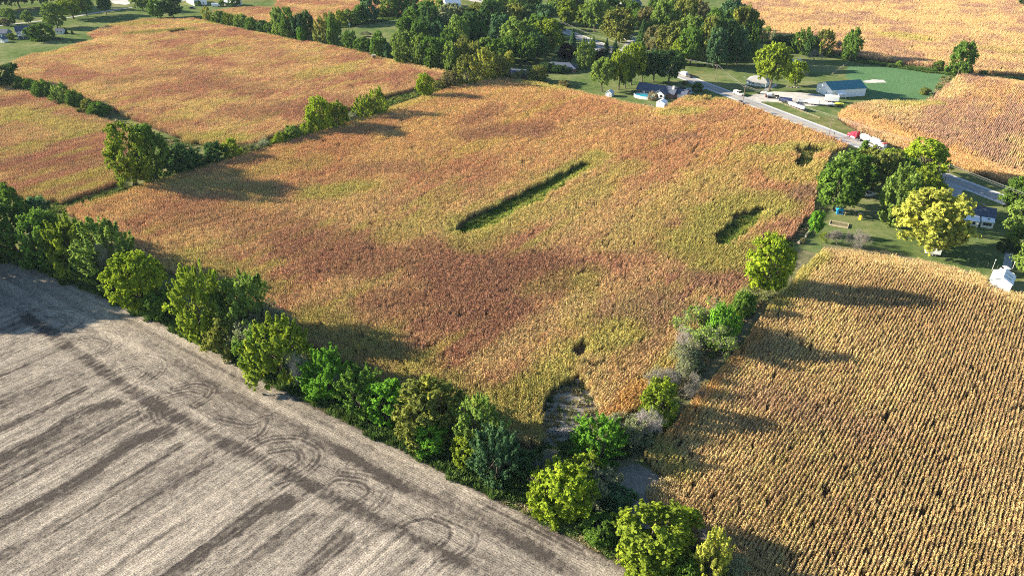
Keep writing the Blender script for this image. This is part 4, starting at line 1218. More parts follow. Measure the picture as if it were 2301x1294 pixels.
# (centre x, y of the foot in the photograph, width in its pixels, y of the top, style, colour)
ROWS = {
 'hedge beside the harvested field': [
  (-290, 668, 150, 505, 'broad', 'dg'), (-205, 655, 150, 495, 'broad', 'g'), (-135, 625, 140, 470, 'broad', 'ol'), (-45, 580, 120, 440, 'broad', 'g'),
  (38, 590, 140, 442, 'feather', 'g'), (112, 556, 74, 452, 'bush', 'bg'), (120, 610, 92, 486, 'bush', 'g'), (180, 628, 96, 506, 'feather', 'yg'), (262, 650, 128, 518, 'feather', 'lg'),
  (205, 640, 60, 575, 'bush', 'dg'), (325, 700, 108, 580, 'round', 'by'), (368, 722, 84, 660, 'bush', 'g'), (472, 775, 108, 615, 'feather', 'yg'), (562, 778, 124, 636, 'feather', 'lg'),
  (525, 800, 96, 705, 'bush', 'ol'), (610, 800, 110, 690, 'wispy', 'gg'), (640, 872, 130, 735, 'feather', 'yg'), (590, 835, 84, 745, 'bush', 'g'), (683, 870, 52, 770, 'dead', 'gr'), (745, 905, 108, 800, 'feather', 'vg'),
  (815, 940, 100, 838, 'feather', 'g'), (878, 962, 86, 862, 'bush', 'vg'), (970, 1002, 150, 866, 'bush', 'ol'), (968, 1024, 78, 952, 'bush', 'vg'), (1078, 1040, 104, 912, 'feather', 'lg'),
  (1116, 1098, 104, 972, 'feather', 'bg'), (1052, 1060, 62, 985, 'bush', 'yg'), (1185, 1085, 60, 1020, 'bush', 'dg'), (1238, 1095, 96, 1018, 'bare', 'gr'), (1342, 1050, 116, 952, 'feather', 'vg'), (1262, 1178, 134, 1060, 'bush', 'by'),
  (1310, 1110, 84, 1030, 'bush', 'yg'), (1342, 1135, 84, 1045, 'wispy', 'gg'), (1388, 1155, 66, 1098, 'bush', 'bg'), (1345, 1222, 84, 1172, 'bush', 'g'), (1460, 1290, 172, 1160, 'bush', 'yg'), (1562, 1232, 44, 1186, 'dead', 'gr'),
  (1585, 1330, 84, 1212, 'feather', 'y'), (1640, 1330, 60, 1262, 'wispy', 'gg'), (1535, 1330, 60, 1262, 'bush', 'g')],
 'hedge along the lower right cornfield': [
  (1400, 1000, 72, 922, 'wispy', 'gg'), (1442, 985, 66, 905, 'dead', 'gr'), (1475, 962, 84, 862, 'bush', 'yg'), (1512, 905, 90, 822, 'bare', 'gr'), (1522, 850, 78, 772, 'wispy', 'gg'), (1555, 790, 60, 730, 'dead', 'gr'),
  (1584, 795, 104, 686, 'wispy', 'lg'), (1618, 790, 66, 690, 'tall', 'vg'), (1552, 712, 26, 690, 'bush', 'vg'), (1664, 718, 52, 662, 'bush', 'g'), (1692, 690, 56, 640, 'wispy', 'ol'), (1718, 662, 96, 542, 'round', 'by'), (1545, 840, 50, 790, 'bush', 'gg'), (1490, 930, 50, 880, 'wispy', 'lg'), (1425, 1010, 60, 950, 'bush', 'gg'), (1600, 765, 70, 705, 'bush', 'lg'), (1640, 740, 40, 700, 'bush', 'yg')],
 'tree line on the ditch': [
  (308, 424, 112, 285, 'multi', 'yg'), (352, 412, 74, 290, 'multi', 'g'), (405, 400, 84, 328, 'bush', 'dg'), (445, 385, 44, 350, 'bush', 'dg'), (487, 372, 50, 322, 'bush', 'dg'), (525, 362, 36, 315, 'bush', 'yg'), (560, 350, 36, 318, 'wispy', 'ol'),
  (598, 338, 40, 312, 'wispy', 'gg'), (632, 330, 36, 300, 'bush', 'yg'), (660, 320, 36, 284, 'bush', 'lg'), (692, 310, 34, 278, 'bush', 'yg'), (724, 300, 58, 222, 'round', 'by'), (762, 290, 46, 232, 'tall', 'yg'), (792, 280, 32, 250, 'wispy', 'gg'),
  (820, 272, 46, 222, 'feather', 'yg'), (849, 264, 42, 206, 'feather', 'yg'), (957, 222, 36, 168, 'round', 'by'), (985, 208, 28, 184, 'bush', 'ol'), (1012, 202, 42, 164, 'bush', 'br'), (1048, 196, 52, 132, 'feather', 'ol'), (1092, 186, 62, 118, 'feather', 'y'), (1120, 180, 50, 128, 'tall', 'ol')],
 'hedge of the field at the left edge': [
  (12, 200, 66, 148, 'broad', 'dg'), (52, 205, 26, 176, 'bush', 'g'), (74, 210, 26, 180, 'bush', 'g'), (104, 224, 46, 183, 'bush', 'g'), (143, 238, 42, 194, 'feather', 'lg'), (174, 244, 32, 204, 'tall', 'g'), (206, 258, 40, 226, 'bush', 'ol'), (228, 264, 44, 232, 'bush', 'g')],
 'yards at the upper left corner': [
  (-60, 30, 70, -40, 'broad', 'dg'), (0, 24, 60, -60, 'broad', 'dg'), (45, 20, 60, -60, 'broad', 'dg'), (95, 18, 60, -60, 'broad', 'dg'), (20, 42, 26, 20, 'round', 'lg'), (30, 56, 14, 34, 'round', 'g'), (15, 60, 16, 42, 'bush', 'br'), (3, 56, 14, 46, 'bush', 'dg'),
  (65, 53, 22, 26, 'round', 'lg'), (130, 64, 46, 10, 'round', 'lg'), (166, 44, 54, -6, 'shade', 'yg'), (196, 38, 36, -6, 'shade', 'g'), (240, 34, 32, -8, 'shade', 'dg'), (322, 25, 42, -18, 'round', 'lg'), (355, 42, 38, 3, 'round', 'g'), (390, 40, 44, -8, 'round', 'dg'),
  (98, 94, 56, 55, 'bush', 'g'), (26, 90, 16, 76, 'bush', 'yg'), (150, 76, 8, 64, 'spruce', 'dg'), (163, 78, 9, 68, 'spruce', 'dg')],
 'hedge between the two far fields': [
  (467, 48, 20, 20, 'feather', 'y'), (494, 53, 30, 26, 'bush', 'lg'), (503, 56, 16, 34, 'spruce', 'dg'), (516, 58, 24, 32, 'feather', 'yg'), (544, 63, 34, 34, 'bush', 'lg'), (566, 70, 28, 42, 'bush', 'g'), (592, 75, 30, 48, 'bush', 'dg'), (612, 80, 24, 50, 'bush', 'g'),
  (630, 85, 34, 20, 'tall', 'lg'), (650, 90, 34, 20, 'tall', 'g'), (668, 92, 26, 42, 'bush', 'bg'), (678, 92, 30, 35, 'tall', 'bg'), (694, 92, 28, 28, 'tall', 'dg'), (680, 96, 20, 62, 'bush', 'vg'), (733, 102, 40, 40, 'feather', 'ol'), (752, 104, 30, 34, 'tall', 'g'), (768, 104, 26, 78, 'wispy', 'gg'),
  (445, 14, 16, 2, 'bush', 'lg'), (498, 15, 14, 2, 'bush', 'lg'), (527, 16, 26, -4, 'bush', 'g')],
 'windbreak beside the mown clearing': [
  (768, 60, 26, 26, 'feather', 'yg'), (790, 58, 40, 22, 'bush', 'lg'), (812, 52, 34, 12, 'tall', 'g'), (832, 50, 40, -14, 'tall', 'bg'), (858, 40, 26, 18, 'bush', 'yg'), (878, 38, 40, -12, 'tall', 'lg'), (903, 36, 36, -14, 'tall', 'g'), (925, 28, 30, -10, 'tall', 'dg')],
 'tree row edging the upper field': [
  (788, 114, 32, 72, 'feather', 'g'), (820, 124, 34, 84, 'bush', 'g'), (853, 130, 34, 74, 'tall', 'g'), (872, 134, 24, 98, 'bush', 'bg'), (905, 146, 48, 74, 'tall', 'lg'), (945, 150, 46, 82, 'tall', 'lg'), (968, 154, 42, 88, 'tall', 'g'), (990, 156, 40, 92, 'bush', 'g'), (1012, 162, 38, 98, 'bush', 'lg'), (1040, 160, 40, 98, 'feather', 'ol')],
 'left part of the village wood': [
  (912, 92, 42, 42, 'round', 'g'), (938, 80, 50, 24, 'broad', 'g'), (944, 108, 44, 50, 'round', 'g'), (970, 98, 56, 22, 'broad', 'dg'), (988, 62, 34, 2, 'tall', 'lg'), (1010, 74, 60, 14, 'broad', 'gg'), (985, 105, 44, 52, 'tall', 'bg'), (1030, 116, 52, 40, 'tall', 'lg'), (1056, 108, 50, 34, 'broad', 'dg'),
  (1072, 62, 44, 12, 'broad', 'ol'), (1100, 76, 56, 8, 'broad', 'dg'), (1132, 28, 40, -10, 'round', 'g'), (1150, 72, 56, 14, 'broad', 'ol'), (1185, 66, 40, 12, 'round', 'dg'), (1226, 54, 42, 12, 'broad', 'bg'), (1165, 34, 44, -10, 'broad', 'lg'), (1200, 30, 44, -14, 'broad', 'g'),
  (1248, 34, 44, -12, 'round', 'lg'), (1168, 132, 76, 50, 'broad', 'lg'), (1232, 124, 60, 48, 'broad', 'yg'), (1200, 140, 64, 78, 'broad', 'dg'), (1132, 146, 60, 88, 'broad', 'g'), (1090, 136, 46, 88, 'tall', 'lg'), (1066, 152, 46, 100, 'feather', 'ol'), (1145, 156, 24, 118, 'round', 'y'), (1103, 92, 18, 70, 'round', 'bg'), (1186, 148, 50, 88, 'shade', 'g'),
  (930, 60, 40, 12, 'tall', 'dg'), (960, 52, 44, 4, 'round', 'g'), (1045, 66, 46, 22, 'broad', 'dg'), (1125, 100, 50, 40, 'broad', 'bg'), (1075, 110, 50, 52, 'broad', 'g'), (1210, 100, 50, 40, 'broad', 'g'), (1245, 90, 40, 52, 'round', 'dg'), (1010, 130, 44, 70, 'tall', 'g'), (1040, 135, 40, 84, 'round', 'ol'), (1110, 48, 46, -4, 'broad', 'lg')],
 'right part of the village wood': [
  (1274, 58, 46, 2, 'round', 'yg'), (1292, 30, 36, -14, 'round', 'dg'), (1312, 62, 36, 14, 'round', 'yg'), (1336, 74, 54, 2, 'shade', 'lg'), (1366, 36, 44, -2, 'round', 'g'), (1390, 98, 84, 26, 'broad', 'ol'), (1362, 62, 40, 18, 'round', 'lg'), (1420, 46, 36, 6, 'round', 'g'), (1432, 68, 34, 22, 'round', 'g'), (1452, 74, 40, 20, 'round', 'br'),
  (1442, 112, 44, 46, 'spruce', 'dg'), (1466, 124, 48, 62, 'airy', 'br'), (1484, 96, 52, 8, 'round', 'lg'), (1505, 78, 50, 12, 'broad', 'g'), (1512, 132, 44, 52, 'tall', 'ol'), (1535, 92, 54, 0, 'tall', 'ol'), (1562, 70, 50, 4, 'broad', 'br'), (1550, 148, 54, 66, 'shade', 'g'), (1545, 120, 54, 40, 'tall', 'lg'), (1592, 150, 56, 42, 'tall', 'ol'),
  (1604, 156, 50, 70, 'broad', 'bg'), (1632, 150, 46, 54, 'broad', 'dg'), (1636, 84, 54, 2, 'tall', 'bg'), (1622, 60, 40, 20, 'round', 'lg'), (1662, 134, 52, 18, 'tall', 'ol'), (1680, 136, 46, 32, 'tall', 'g'), (1654, 146, 50, 66, 'broad', 'bg'), (1575, 130, 44, 55, 'tall', 'dg'), (1522, 148, 36, 90, 'bush', 'yg'), (1490, 130, 44, 62, 'tall', 'ol'),
  (1600, 110, 50, 26, 'tall', 'g'), (1400, 34, 40, 0, 'round', 'lg'), (1345, 40, 40, -6, 'round', 'g'), (1470, 50, 40, 2, 'round', 'g'), (1645, 110, 50, 30, 'broad', 'g'), (1500, 50, 44, -6, 'broad', 'lg')],
 'gardens round the blue-roofed ranch house': [
  (1273, 140, 38, 101, 'round', 'mar'), (1346, 152, 24, 117, 'round', 'mar'), (1286, 118, 26, 66, 'spruce', 'bg'), (1333, 108, 15, 82, 'spruce', 'bg'), (1362, 122, 22, 87, 'spruce', 'bg'), (1381, 132, 26, 90, 'spruce', 'bg'), (1316, 158, 40, 95, 'feather', 'lg'), (1356, 124, 34, 104, 'bare', 'gr'), (1297, 122, 22, 96, 'bare', 'gr'),
  (1171, 184, 32, 154, 'wispy', 'ol'), (1207, 188, 44, 150, 'bush', 'ol'), (1230, 164, 40, 146, 'bush', 'dg'), (1258, 166, 34, 150, 'bush', 'dg'), (1275, 164, 16, 153, 'bush', 'g'), (1266, 197, 28, 187, 'bush', 'br'), (1155, 184, 22, 168, 'bush', 'dg')],
 'grove behind the brick house': [
  (1352, 207, 54, 138, 'shade', 'lg'), (1390, 203, 52, 122, 'shade', 'yg'), (1418, 192, 60, 104, 'shade', 'yg'), (1442, 186, 46, 122, 'shade', 'dg'), (1468, 186, 54, 118, 'shade', 'dg'), (1502, 190, 62, 118, 'shade', 'dg'), (1405, 200, 40, 150, 'shade', 'g'),
  (1566, 208, 26, 188, 'bush', 'dg'), (1540, 191, 14, 182, 'bush', 'br'), (1522, 214, 13, 200, 'bush', 'pk'), (1466, 227, 20, 208, 'feather', 'pa')],
 'farmyard with the teal-roofed barn': [
  (1728, 206, 74, 105, 'shade', 'yg'), (1786, 194, 40, 140, 'round', 'by'), (1718, 100, 16, 54, 'airy', 'lg'), (1733, 104, 12, 66, 'airy', 'gg'), (1752, 112, 34, 80, 'bush', 'dg'), (1776, 118, 34, 80, 'bush', 'dg'), (1800, 124, 40, 70, 'feather', 'g'), (1822, 128, 30, 84, 'bush', 'dg'), (1844, 128, 46, 74, 'feather', 'ol'), (1832, 146, 34, 112, 'bare', 'gr'),
  (1882, 126, 26, 84, 'bare', 'gr'), (1908, 136, 38, 68, 'tall', 'g'), (2020, 150, 13, 138, 'bush', 'lg'), (2106, 162, 22, 138, 'bush', 'g'), (2152, 172, 52, 98, 'tall', 'g'), (2172, 170, 22, 148, 'bush', 'dg'), (2210, 172, 18, 160, 'bush', 'g'), (2296, 16, 20, -10, 'round', 'dg'), (2076, 214, 20, 198, 'bush', 'ol'), (1704, 212, 8, 204, 'bush', 'dg')],
 'yard of the white roadside house': [
  (1926, 398, 74, 318, 'spruce', 'g'), (1972, 385, 60, 330, 'bare', 'gr'), (1905, 430, 96, 342, 'airy', 'lg'), (1905, 436, 90, 352, 'broad', 'g'), (1872, 476, 92, 376, 'broad', 'g'), (1958, 432, 88, 342, 'shade', 'ol'), (1990, 408, 70, 340, 'round', 'yg'), (2066, 402, 92, 322, 'round', 'by'),
  (2022, 428, 72, 362, 'round', 'g'), (2004, 512, 78, 392, 'feather', 'lg'), (2056, 480, 96, 388, 'round', 'yg'), (2080, 568, 146, 440, 'round', 'y'), (1926, 562, 48, 515, 'bare', 'gr'), (1882, 556, 42, 512, 'bare', 'gr'), (1829, 528, 34, 478, 'round', 'vg'), (1850, 546, 18, 522, 'airy', 'yg'),
  (2285, 480, 80, 408, 'round', 'g'), (2310, 570, 120, 462, 'round', 'lg'), (2345, 500, 120, 400, 'round', 'g'), (2305, 622, 66, 552, 'round', 'lg'), (2262, 568, 40, 538, 'bush', 'dg'), (2290, 420, 20, 405, 'bush', 'g'), (1802, 548, 10, 536, 'bush', 'br')],
}
TREES = []
CROWN_TO_GROUND = ('bush', 'feather', 'wispy', 'bare')
SPECIAL = {}

def plant_all():
    rr = random.Random(5)
    for row, items in ROWS.items():
        seen = sorted([it for it in items if 0 < it[0] < PW + 20], key=lambda it: it[0])
        for it in items:
            cx, yb, w, yt, style, colr = it
            P = G(cx, yb)
            d = (P[1] * CP + CAMH * SP)
            Wm = w * d / FOC
            if style in CROWN_TO_GROUND:
                P = P * (1 + 0.30 * Wm / np.hypot(*P))
            else:
                P = P * (1 + 0.06 * Wm / np.hypot(*P))
            Hm = max(height_at(P, yt), Wm * 0.45)
            col, cname = TC[colr]
            f = rr.uniform(0.88, 1.12)
            root = empty(NAMES[style], P, rr.uniform(0, 6.28))
            sw = Wm / 10.0 * (1.06 if style in ('spruce', 'bare', 'dead', 'wispy') else 1.08)
            root.scale = (sw * rr.uniform(0.94, 1.06), sw * rr.uniform(0.94, 1.06), Hm / 10.0 * 1.04)
            v = PROTO[style][rr.randrange(len(PROTO[style]))]
            for nm, me in v:
                c = link(nm, me, root)
                c.color = (col[0] * f, col[1] * f, col[2] * f, 1)
            shape, kind = SHAPE[style]
            if it in seen:
                q = ORD[seen.index(it)]
                lab = f'{cname} {shape} {kind}, {q} from left in {row}'
            else:
                lab = f'{cname} {shape} {kind}, {ORD[[i for i in items if i not in seen].index(it)]} beyond the left picture border, {row}'
            tag(root, lab, kind, group=row)
            TREES.append(root)
    print('trees', len(TREES))
plant_all()
# ================================================================== BUILDINGS
def frame_of(p1, p2):
    """foot of the wall facing the camera, left and right end in the photograph -> origin at its middle, local x along the wall, local y away"""
    a, b = G(*p1), G(*p2)
    d = b - a
    return (a + b) / 2, math.atan2(d[1], d[0]), float(np.hypot(*d))

def window(parent, face, u, z, w, h, L, D, trim='white', glass='glass'):
    """face: f(ront) b(ack) l(eft) r(ight); u position along the face from its left end seen from outside"""
    e = 0.05
    fr, pn = MB(), MB()
    t = 0.09

    def place(mb, a0, a1, z0, z1, d0, d1):
        if face == 'f':
            mb.box(-L / 2 + a0, -L / 2 + a1, -d1, -d0, z0, z1)
        elif face == 'b':
            mb.box(L / 2 - a1, L / 2 - a0, D + d0, D + d1, z0, z1)
        elif face == 'l':
            mb.box(-L / 2 - d1, -L / 2 - d0, D - a1, D - a0, z0, z1)
        else:
            mb.box(L / 2 + d0, L / 2 + d1, a0, a1, z0, z1)
    place(fr, u - t, u, z - t, z + h + t, 0.003, e + .03)
    place(fr, u + w, u + w + t, z - t, z + h + t, 0.003, e + .03)
    place(fr, u, u + w, z - t, z, 0.003, e + .03)
    place(fr, u, u + w, z + h, z + h + t, 0.003, e + .03)
    place(fr, u + w / 2 - 0.03, u + w / 2 + 0.03, z, z + h, 0.003, e + .02)
    f = fr.build('window', M[trim], parent)
    place(pn, u, u + w / 2 - 0.03, z, z + h, 0.003, e)
    place(pn, u + w / 2 + 0.03, u + w, z, z + h, 0.003, e)
    pn.build('pane', M[glass], f)

def door(parent, face, u, w, h, L, D, m='white', name='door', z=0.0):
    mb, hd = MB(), MB()

    def place(b, a0, a1, z0, z1, d0, d1):
        if face == 'f':
            b.box(-L / 2 + a0, -L / 2 + a1, -d1, -d0, z0, z1)
        elif face == 'l':
            b.box(-L / 2 - d1, -L / 2 - d0, D - a1, D - a0, z0, z1)
        elif face == 'r':
            b.box(L / 2 + d0, L / 2 + d1, a0, a1, z0, z1)
        else:
            b.box(L / 2 - a1, L / 2 - a0, D + d0, D + d1, z0, z1)
    place(mb, u, u + w, z + 0.02, z + h, 0.004, 0.06)
    o = mb.build(name, M[m], parent)
    place(hd, u + w - 0.18, u + w - 0.08, z + 0.95, z + 1.05, 0.061, 0.12)
    hd.build('handle', M['chrome'], o)
    return o

def shell(root, L, D, wh, rh, wall, roof, ridge='x', hip=0.0, over=0.45, th=0.14, z0=0.0):
    """walls with gables (or hips) and a roof slab with eaves; y from 0 (near wall) to D"""
    w = MB()
    if ridge == 'x':
        if hip:
            w.box(-L / 2, L / 2, 0, D, z0, z0 + wh)
        else:
            w.prism_x([(0, z0), (D, z0), (D, z0 + wh), (D / 2, z0 + wh + rh), (0, z0 + wh)], -L / 2, L / 2)
    else:
        if hip:
            w.box(-L / 2, L / 2, 0, D, z0, z0 + wh)
        else:
            w.prism_y([(-L / 2, z0), (L / 2, z0), (L / 2, z0 + wh), (0, z0 + wh + rh), (-L / 2, z0 + wh)], 0, D)
    wo = w.build('wall', M[wall], root)
    r = MB()
    zt = z0 + wh + rh + 0.03
    if ridge == 'x':
        s = rh / (D / 2)
        ze = z0 + wh - s * over + 0.03
        if hip:
            x0, x1 = -L / 2 - over, L / 2 + over
            rx = L / 2 - hip
            vs = [(x0, -over, ze), (x1, -over, ze), (x1, D + over, ze), (x0, D + over, ze), (-rx, D / 2, zt), (rx, D / 2, zt)]
            vs += [(a, b, c - th) for a, b, c in vs[:4]]
            r.add(vs, [(0, 1, 5, 4), (1, 2, 5), (2, 3, 4, 5), (3, 0, 4), (6, 7, 1, 0), (7, 8, 2, 1), (8, 9, 3, 2), (9, 6, 0, 3), (9, 8, 7, 6)])
        else:
            r.prism_x([(-over, ze), (D / 2, zt), (D + over, ze), (D + over, ze + th), (D / 2, zt + th * 1.2), (-over, ze + th)][::-1][::-1], -L / 2 - over, L / 2 + over)
    else:
        s = rh / (L / 2)
        ze = z0 + wh - s * over + 0.03
        r.prism_y([(-L / 2 - over, ze), (0, zt), (L / 2 + over, ze), (L / 2 + over, ze + th), (0, zt + th * 1.2), (-L / 2 - over, ze + th)], -over, D + over)
    ro = r.build('roof', M[roof], root)
    return wo, ro

def fix_normals():
    for o in bpy.data.objects:
        if o.type == 'MESH' and o.name.split('.')[0] in ('roof', 'wall', 'body', 'cabin'):
            bm = bmesh.new()
            bm.from_mesh(o.data)
            bmesh.ops.recalc_face_normals(bm, faces=bm.faces)
            bm.to_mesh(o.data)
            bm.free()

def building(name, label, p1, p2, D, wh, rh, wall, roof, ridge='x', hip=0.0, over=0.45, wins=(), doors=(), L=None, cat='house', rz=None):
    c, a, l = frame_of(p1, p2)
    if rz is not None:
        a = rz
    L = L or l
    root = empty(name, c, a)
    shell(root, L, D, wh, rh, wall, roof, ridge, hip, over)
    for (face, u, z, w, h) in wins:
        window(root, face, u, z, w, h, L, D)
    for dd in doors:
        door(root, *dd[:4], L, D, *(dd[4:]))
    tag(root, label, cat)
    return root, L

def chimney(root, x, y, z0, z1, s=0.4, m='brick'):
    mb = MB().box(x - s, x + s, y - s, y + s, z0, z1)
    o = mb.build('chimney', M[m], root)
    MB().box(x - s - .08, x + s + .08, y - s - .08, y + s + .08, z1 + .002, z1 + .12).build('chimney_cap', M['greyroof'], o)

# --- brick ranch house with the white gabled wing
bh, BL = building('brick_house', 'low brick ranch house with slate-blue roof behind the white pool', (1430, 211), (1513, 223), 9.0, 2.7, 2.5, 'brick', 'blueroof', over=0.5,
                  wins=[('f', 2.0, 1.0, 1.3, 1.2), ('f', 5.6, 1.0, 1.0, 1.2), ('f', 7.6, 1.0, 1.0, 1.0), ('r', 3, 1.0, 1.4, 1.2), ('l', 3, 1.0, 1.4, 1.2)], doors=[('f', 3.9, 1.0, 2.1), ('f', 9.6, 1.6, 2.1)])
wing = MB().prism_y([(11.2 - BL / 2, 0), (16.6 - BL / 2, 0), (16.6 - BL / 2, 2.6), (13.9 - BL / 2, 4.5), (11.2 - BL / 2, 2.6)], -3.4, -0.02)
wg = wing.build('gabled_wing', M['white'], bh)
wr = MB()
for s in (-1, 1):
    xm, xe = 13.9 - BL / 2, 13.9 - BL / 2 + s * 3.15
    wr.add([(xm, -3.8, 4.56), (xe, -3.8, 2.36), (xe, 1.6, 2.36), (xm, 3.9, 4.56), (xm, -3.8, 4.72), (xe, -3.8, 2.52), (xe, 1.6, 2.52), (xm, 3.9, 4.72)],
           [(0, 1, 2, 3), (4, 7, 6, 5), (0, 4, 5, 1), (1, 5, 6, 2), (2, 6, 7, 3), (3, 7, 4, 0)])
wr.build('roof', M['blueroof'], wg)
for u in (12.0, 14.4):
    for k in range(2):
        x0 = u - BL / 2 + k * 0.75
        MB().box(x0, x0 + 0.65, -3.46, -3.403, 0.9, 2.2).build('pane', M['glass'], wg)
chimney(bh, BL / 2 - 1.4, 3.0, 2.5, 6.0, 0.5, 'cream')
gw = MB().prism_x([(2.2, 0), (8.2, 0), (8.2, 2.5), (5.2, 4.2), (2.2, 2.5)], BL / 2 + 0.02, BL / 2 + 6.0)
gg_ = gw.build('garage', M['brick'], bh)
gr = MB().prism_x([(1.8, 2.32), (5.2, 4.26), (8.6, 2.32), (8.6, 2.46), (5.2, 4.44), (1.8, 2.46)], BL / 2 + 0.3, BL / 2 + 6.4)
gr.build('roof', M['blueroof'], gg_)
MB().box(BL / 2 + 1.2, BL / 2 + 4.8, 2.13, 2.197, 0.05, 2.2).build('garage_door', M['white'], gg_)

# --- above-ground pool
pc = (G(1424, 216) + G(1472, 224)) / 2
pool = empty('above_ground_pool', pc, frame_of((1424, 216), (1472, 224))[1])
def oval(a, b, z, n=36):
    return [(a * math.cos(2 * math.pi * i / n), b * math.sin(2 * math.pi * i / n), z) for i in range(n)]
def oval_wall(a, b, z0, z1, name, m, par, t=0.0):
    n = 36
    mb = MB()
    vs = oval(a, b, z0) + oval(a, b, z1) + oval(a - 0.25, b - 0.25, z1) + oval(a - 0.25, b - 0.25, z0)
    fs = []
    for k in range(3):
        fs += [(k * n + i, k * n + (i + 1) % n, (k + 1) * n + (i + 1) % n, (k + 1) * n + i) for i in range(n)]
    mb.add(vs, fs)
    return mb.build(name, m, par)
oval_wall(6.0, 3.3, 0.0, 1.35, 'pool_wall', M['white'], pool)
oval_wall(6.12, 3.42, 1.352, 1.44, 'rim', M['white'], pool)
MB().add(oval(5.8, 3.1, 1.15), [tuple(range(36))]).build('water', M['water'], pool)
ld = MB()
for s in (-.25, .25):
    ld.tube((5.2, -1.2 + s, 0), (5.2, -1.2 + s, 2.2), 0.05)
for k in range(4):
    ld.tube((5.2, -1.45, .4 + .4 * k), (5.2, -.95, .4 + .4 * k), 0.04)
ld.build('ladder', M['chrome'], pool)
for i in range(12):
    t = 2 * math.pi * i / 12
    MB().box(6.0 * math.cos(t) - .09, 6.0 * math.cos(t) + .09, 3.3 * math.sin(t) - .09, 3.3 * math.sin(t) + .09, 0, 1.35).build('post', M['white'], pool)
tag(pool, 'oval white above-ground swimming pool beside the brick house', 'pool')

building('garden_shed', 'small white gabled shed at the corn edge below the pool', (1474, 240), (1492, 243), 4.4, 2.2, 1.1, 'white', 'whitem', ridge='y', over=0.2, cat='shed',
         doors=[('f', 1.0, 1.5, 1.9)])
building('garden_shed', 'grey barn-roofed shed under the tree left of the pool', (1360, 217), (1374, 219), 3.6, 2.0, 1.2, 'greywall', 'paleroof', ridge='y', over=0.15, cat='shed', doors=[('f', .9, 1.4, 1.8)])

# --- teal-roofed pole barn
pb, PL = building('pole_barn', 'large white metal pole barn with teal roof in the farmyard', (1866, 221), (1943, 216), 14.0, 4.3, 2.6, 'whitem', 'teal', over=0.35, cat='barn',
                  wins=[('l', 9.0, 1.2, 0.9, 0.9)], doors=[('l', 1.5, 3.6, 3.6, 'white', 'sliding_door'), ('l', 10.6, 1.0, 2.1, 'white', 'door')])
aw = MB().add([(-PL / 2 + 2.2, -0.01, 3.4), (-PL / 2 + 7.2, -0.01, 3.4), (-PL / 2 + 7.2, -3.2, 2.6), (-PL / 2 + 2.2, -3.2, 2.6), (-PL / 2 + 2.2, -0.01, 3.5), (-PL / 2 + 7.2, -0.01, 3.5), (-PL / 2 + 7.2, -3.2, 2.7), (-PL / 2 + 2.2, -3.2, 2.7)],
              [(0, 1, 2, 3), (7, 6, 5, 4), (0, 4, 5, 1), (1, 5, 6, 2), (2, 6, 7, 3), (3, 7, 4, 0)]).build('awning', M['whitem'], pb)
for x in (2.4, 7.0):
    MB().tube((-PL / 2 + x, -3.0, 0), (-PL / 2 + x, -3.0, 2.62), 0.07).build('post', M['white'], aw)
for k in range(1, int(PL)):                     # the ribs of the long wall's cladding
    MB().box(-PL / 2 + k - .03, -PL / 2 + k + .03, -.05, -.004, .1, 4.1).build('rib', M['whitem'], pb)
MB().box(-PL / 2 - .45, PL / 2 + .45, 6.85, 7.15, 6.98, 7.1).build('ridge_cap', M['teal'], pb)

# --- white farmhouse with hipped roof and porch
fh, FL = building('farmhouse', 'small white farmhouse with grey hipped roof beside the big lime tree', (1677, 191), (1722, 197), 8.0, 2.9, 2.0, 'white', 'greyroof', hip=3.4, over=0.5,
                  wins=[('f', 1.0, 1.0, 0.9, 1.3), ('f', 3.2, 1.0, 0.9, 1.3), ('f', 7.2, 1.0, 0.9, 1.3), ('l', 2, 1.0, .9, 1.3), ('l', 5, 1.0, .9, 1.3)], doors=[('f', 5.4, 1.0, 2.1)])
por = MB().add([(-FL / 2, -.01, 2.8), (FL / 2, -.01, 2.8), (FL / 2, -2.2, 2.35), (-FL / 2, -2.2, 2.35), (-FL / 2, -.01, 2.9), (FL / 2, -.01, 2.9), (FL / 2, -2.2, 2.45), (-FL / 2, -2.2, 2.45)],
               [(0, 1, 2, 3), (7, 6, 5, 4), (0, 4, 5, 1), (1, 5, 6, 2), (2, 6, 7, 3), (3, 7, 4, 0)]).build('porch_roof', M['greyroof'], fh)
for i in range(5):
    x = -FL / 2 + .2 + i * (FL - .4) / 4
    MB().tube((x, -2.05, 0), (x, -2.05, 2.36), .08).build('post', M['white'], por)

building('old_barn', 'weathered barn with pale tin roof half hidden by the lime tree', (1768, 165), (1801, 164), 9.0, 4.0, 3.0, 'greywall', 'rustroof', over=0.4, cat='barn', doors=[('f', 2, 2.8, 3.0, 'wood')])
building('lean_to_shed', 'dark lean-to shed with pale blue tin roof beside the weathered barn', (1803, 172), (1818, 171), 5.5, 2.4, 1.0, 'wood', 'paleroof', over=0.3, cat='shed', rz=0.5)

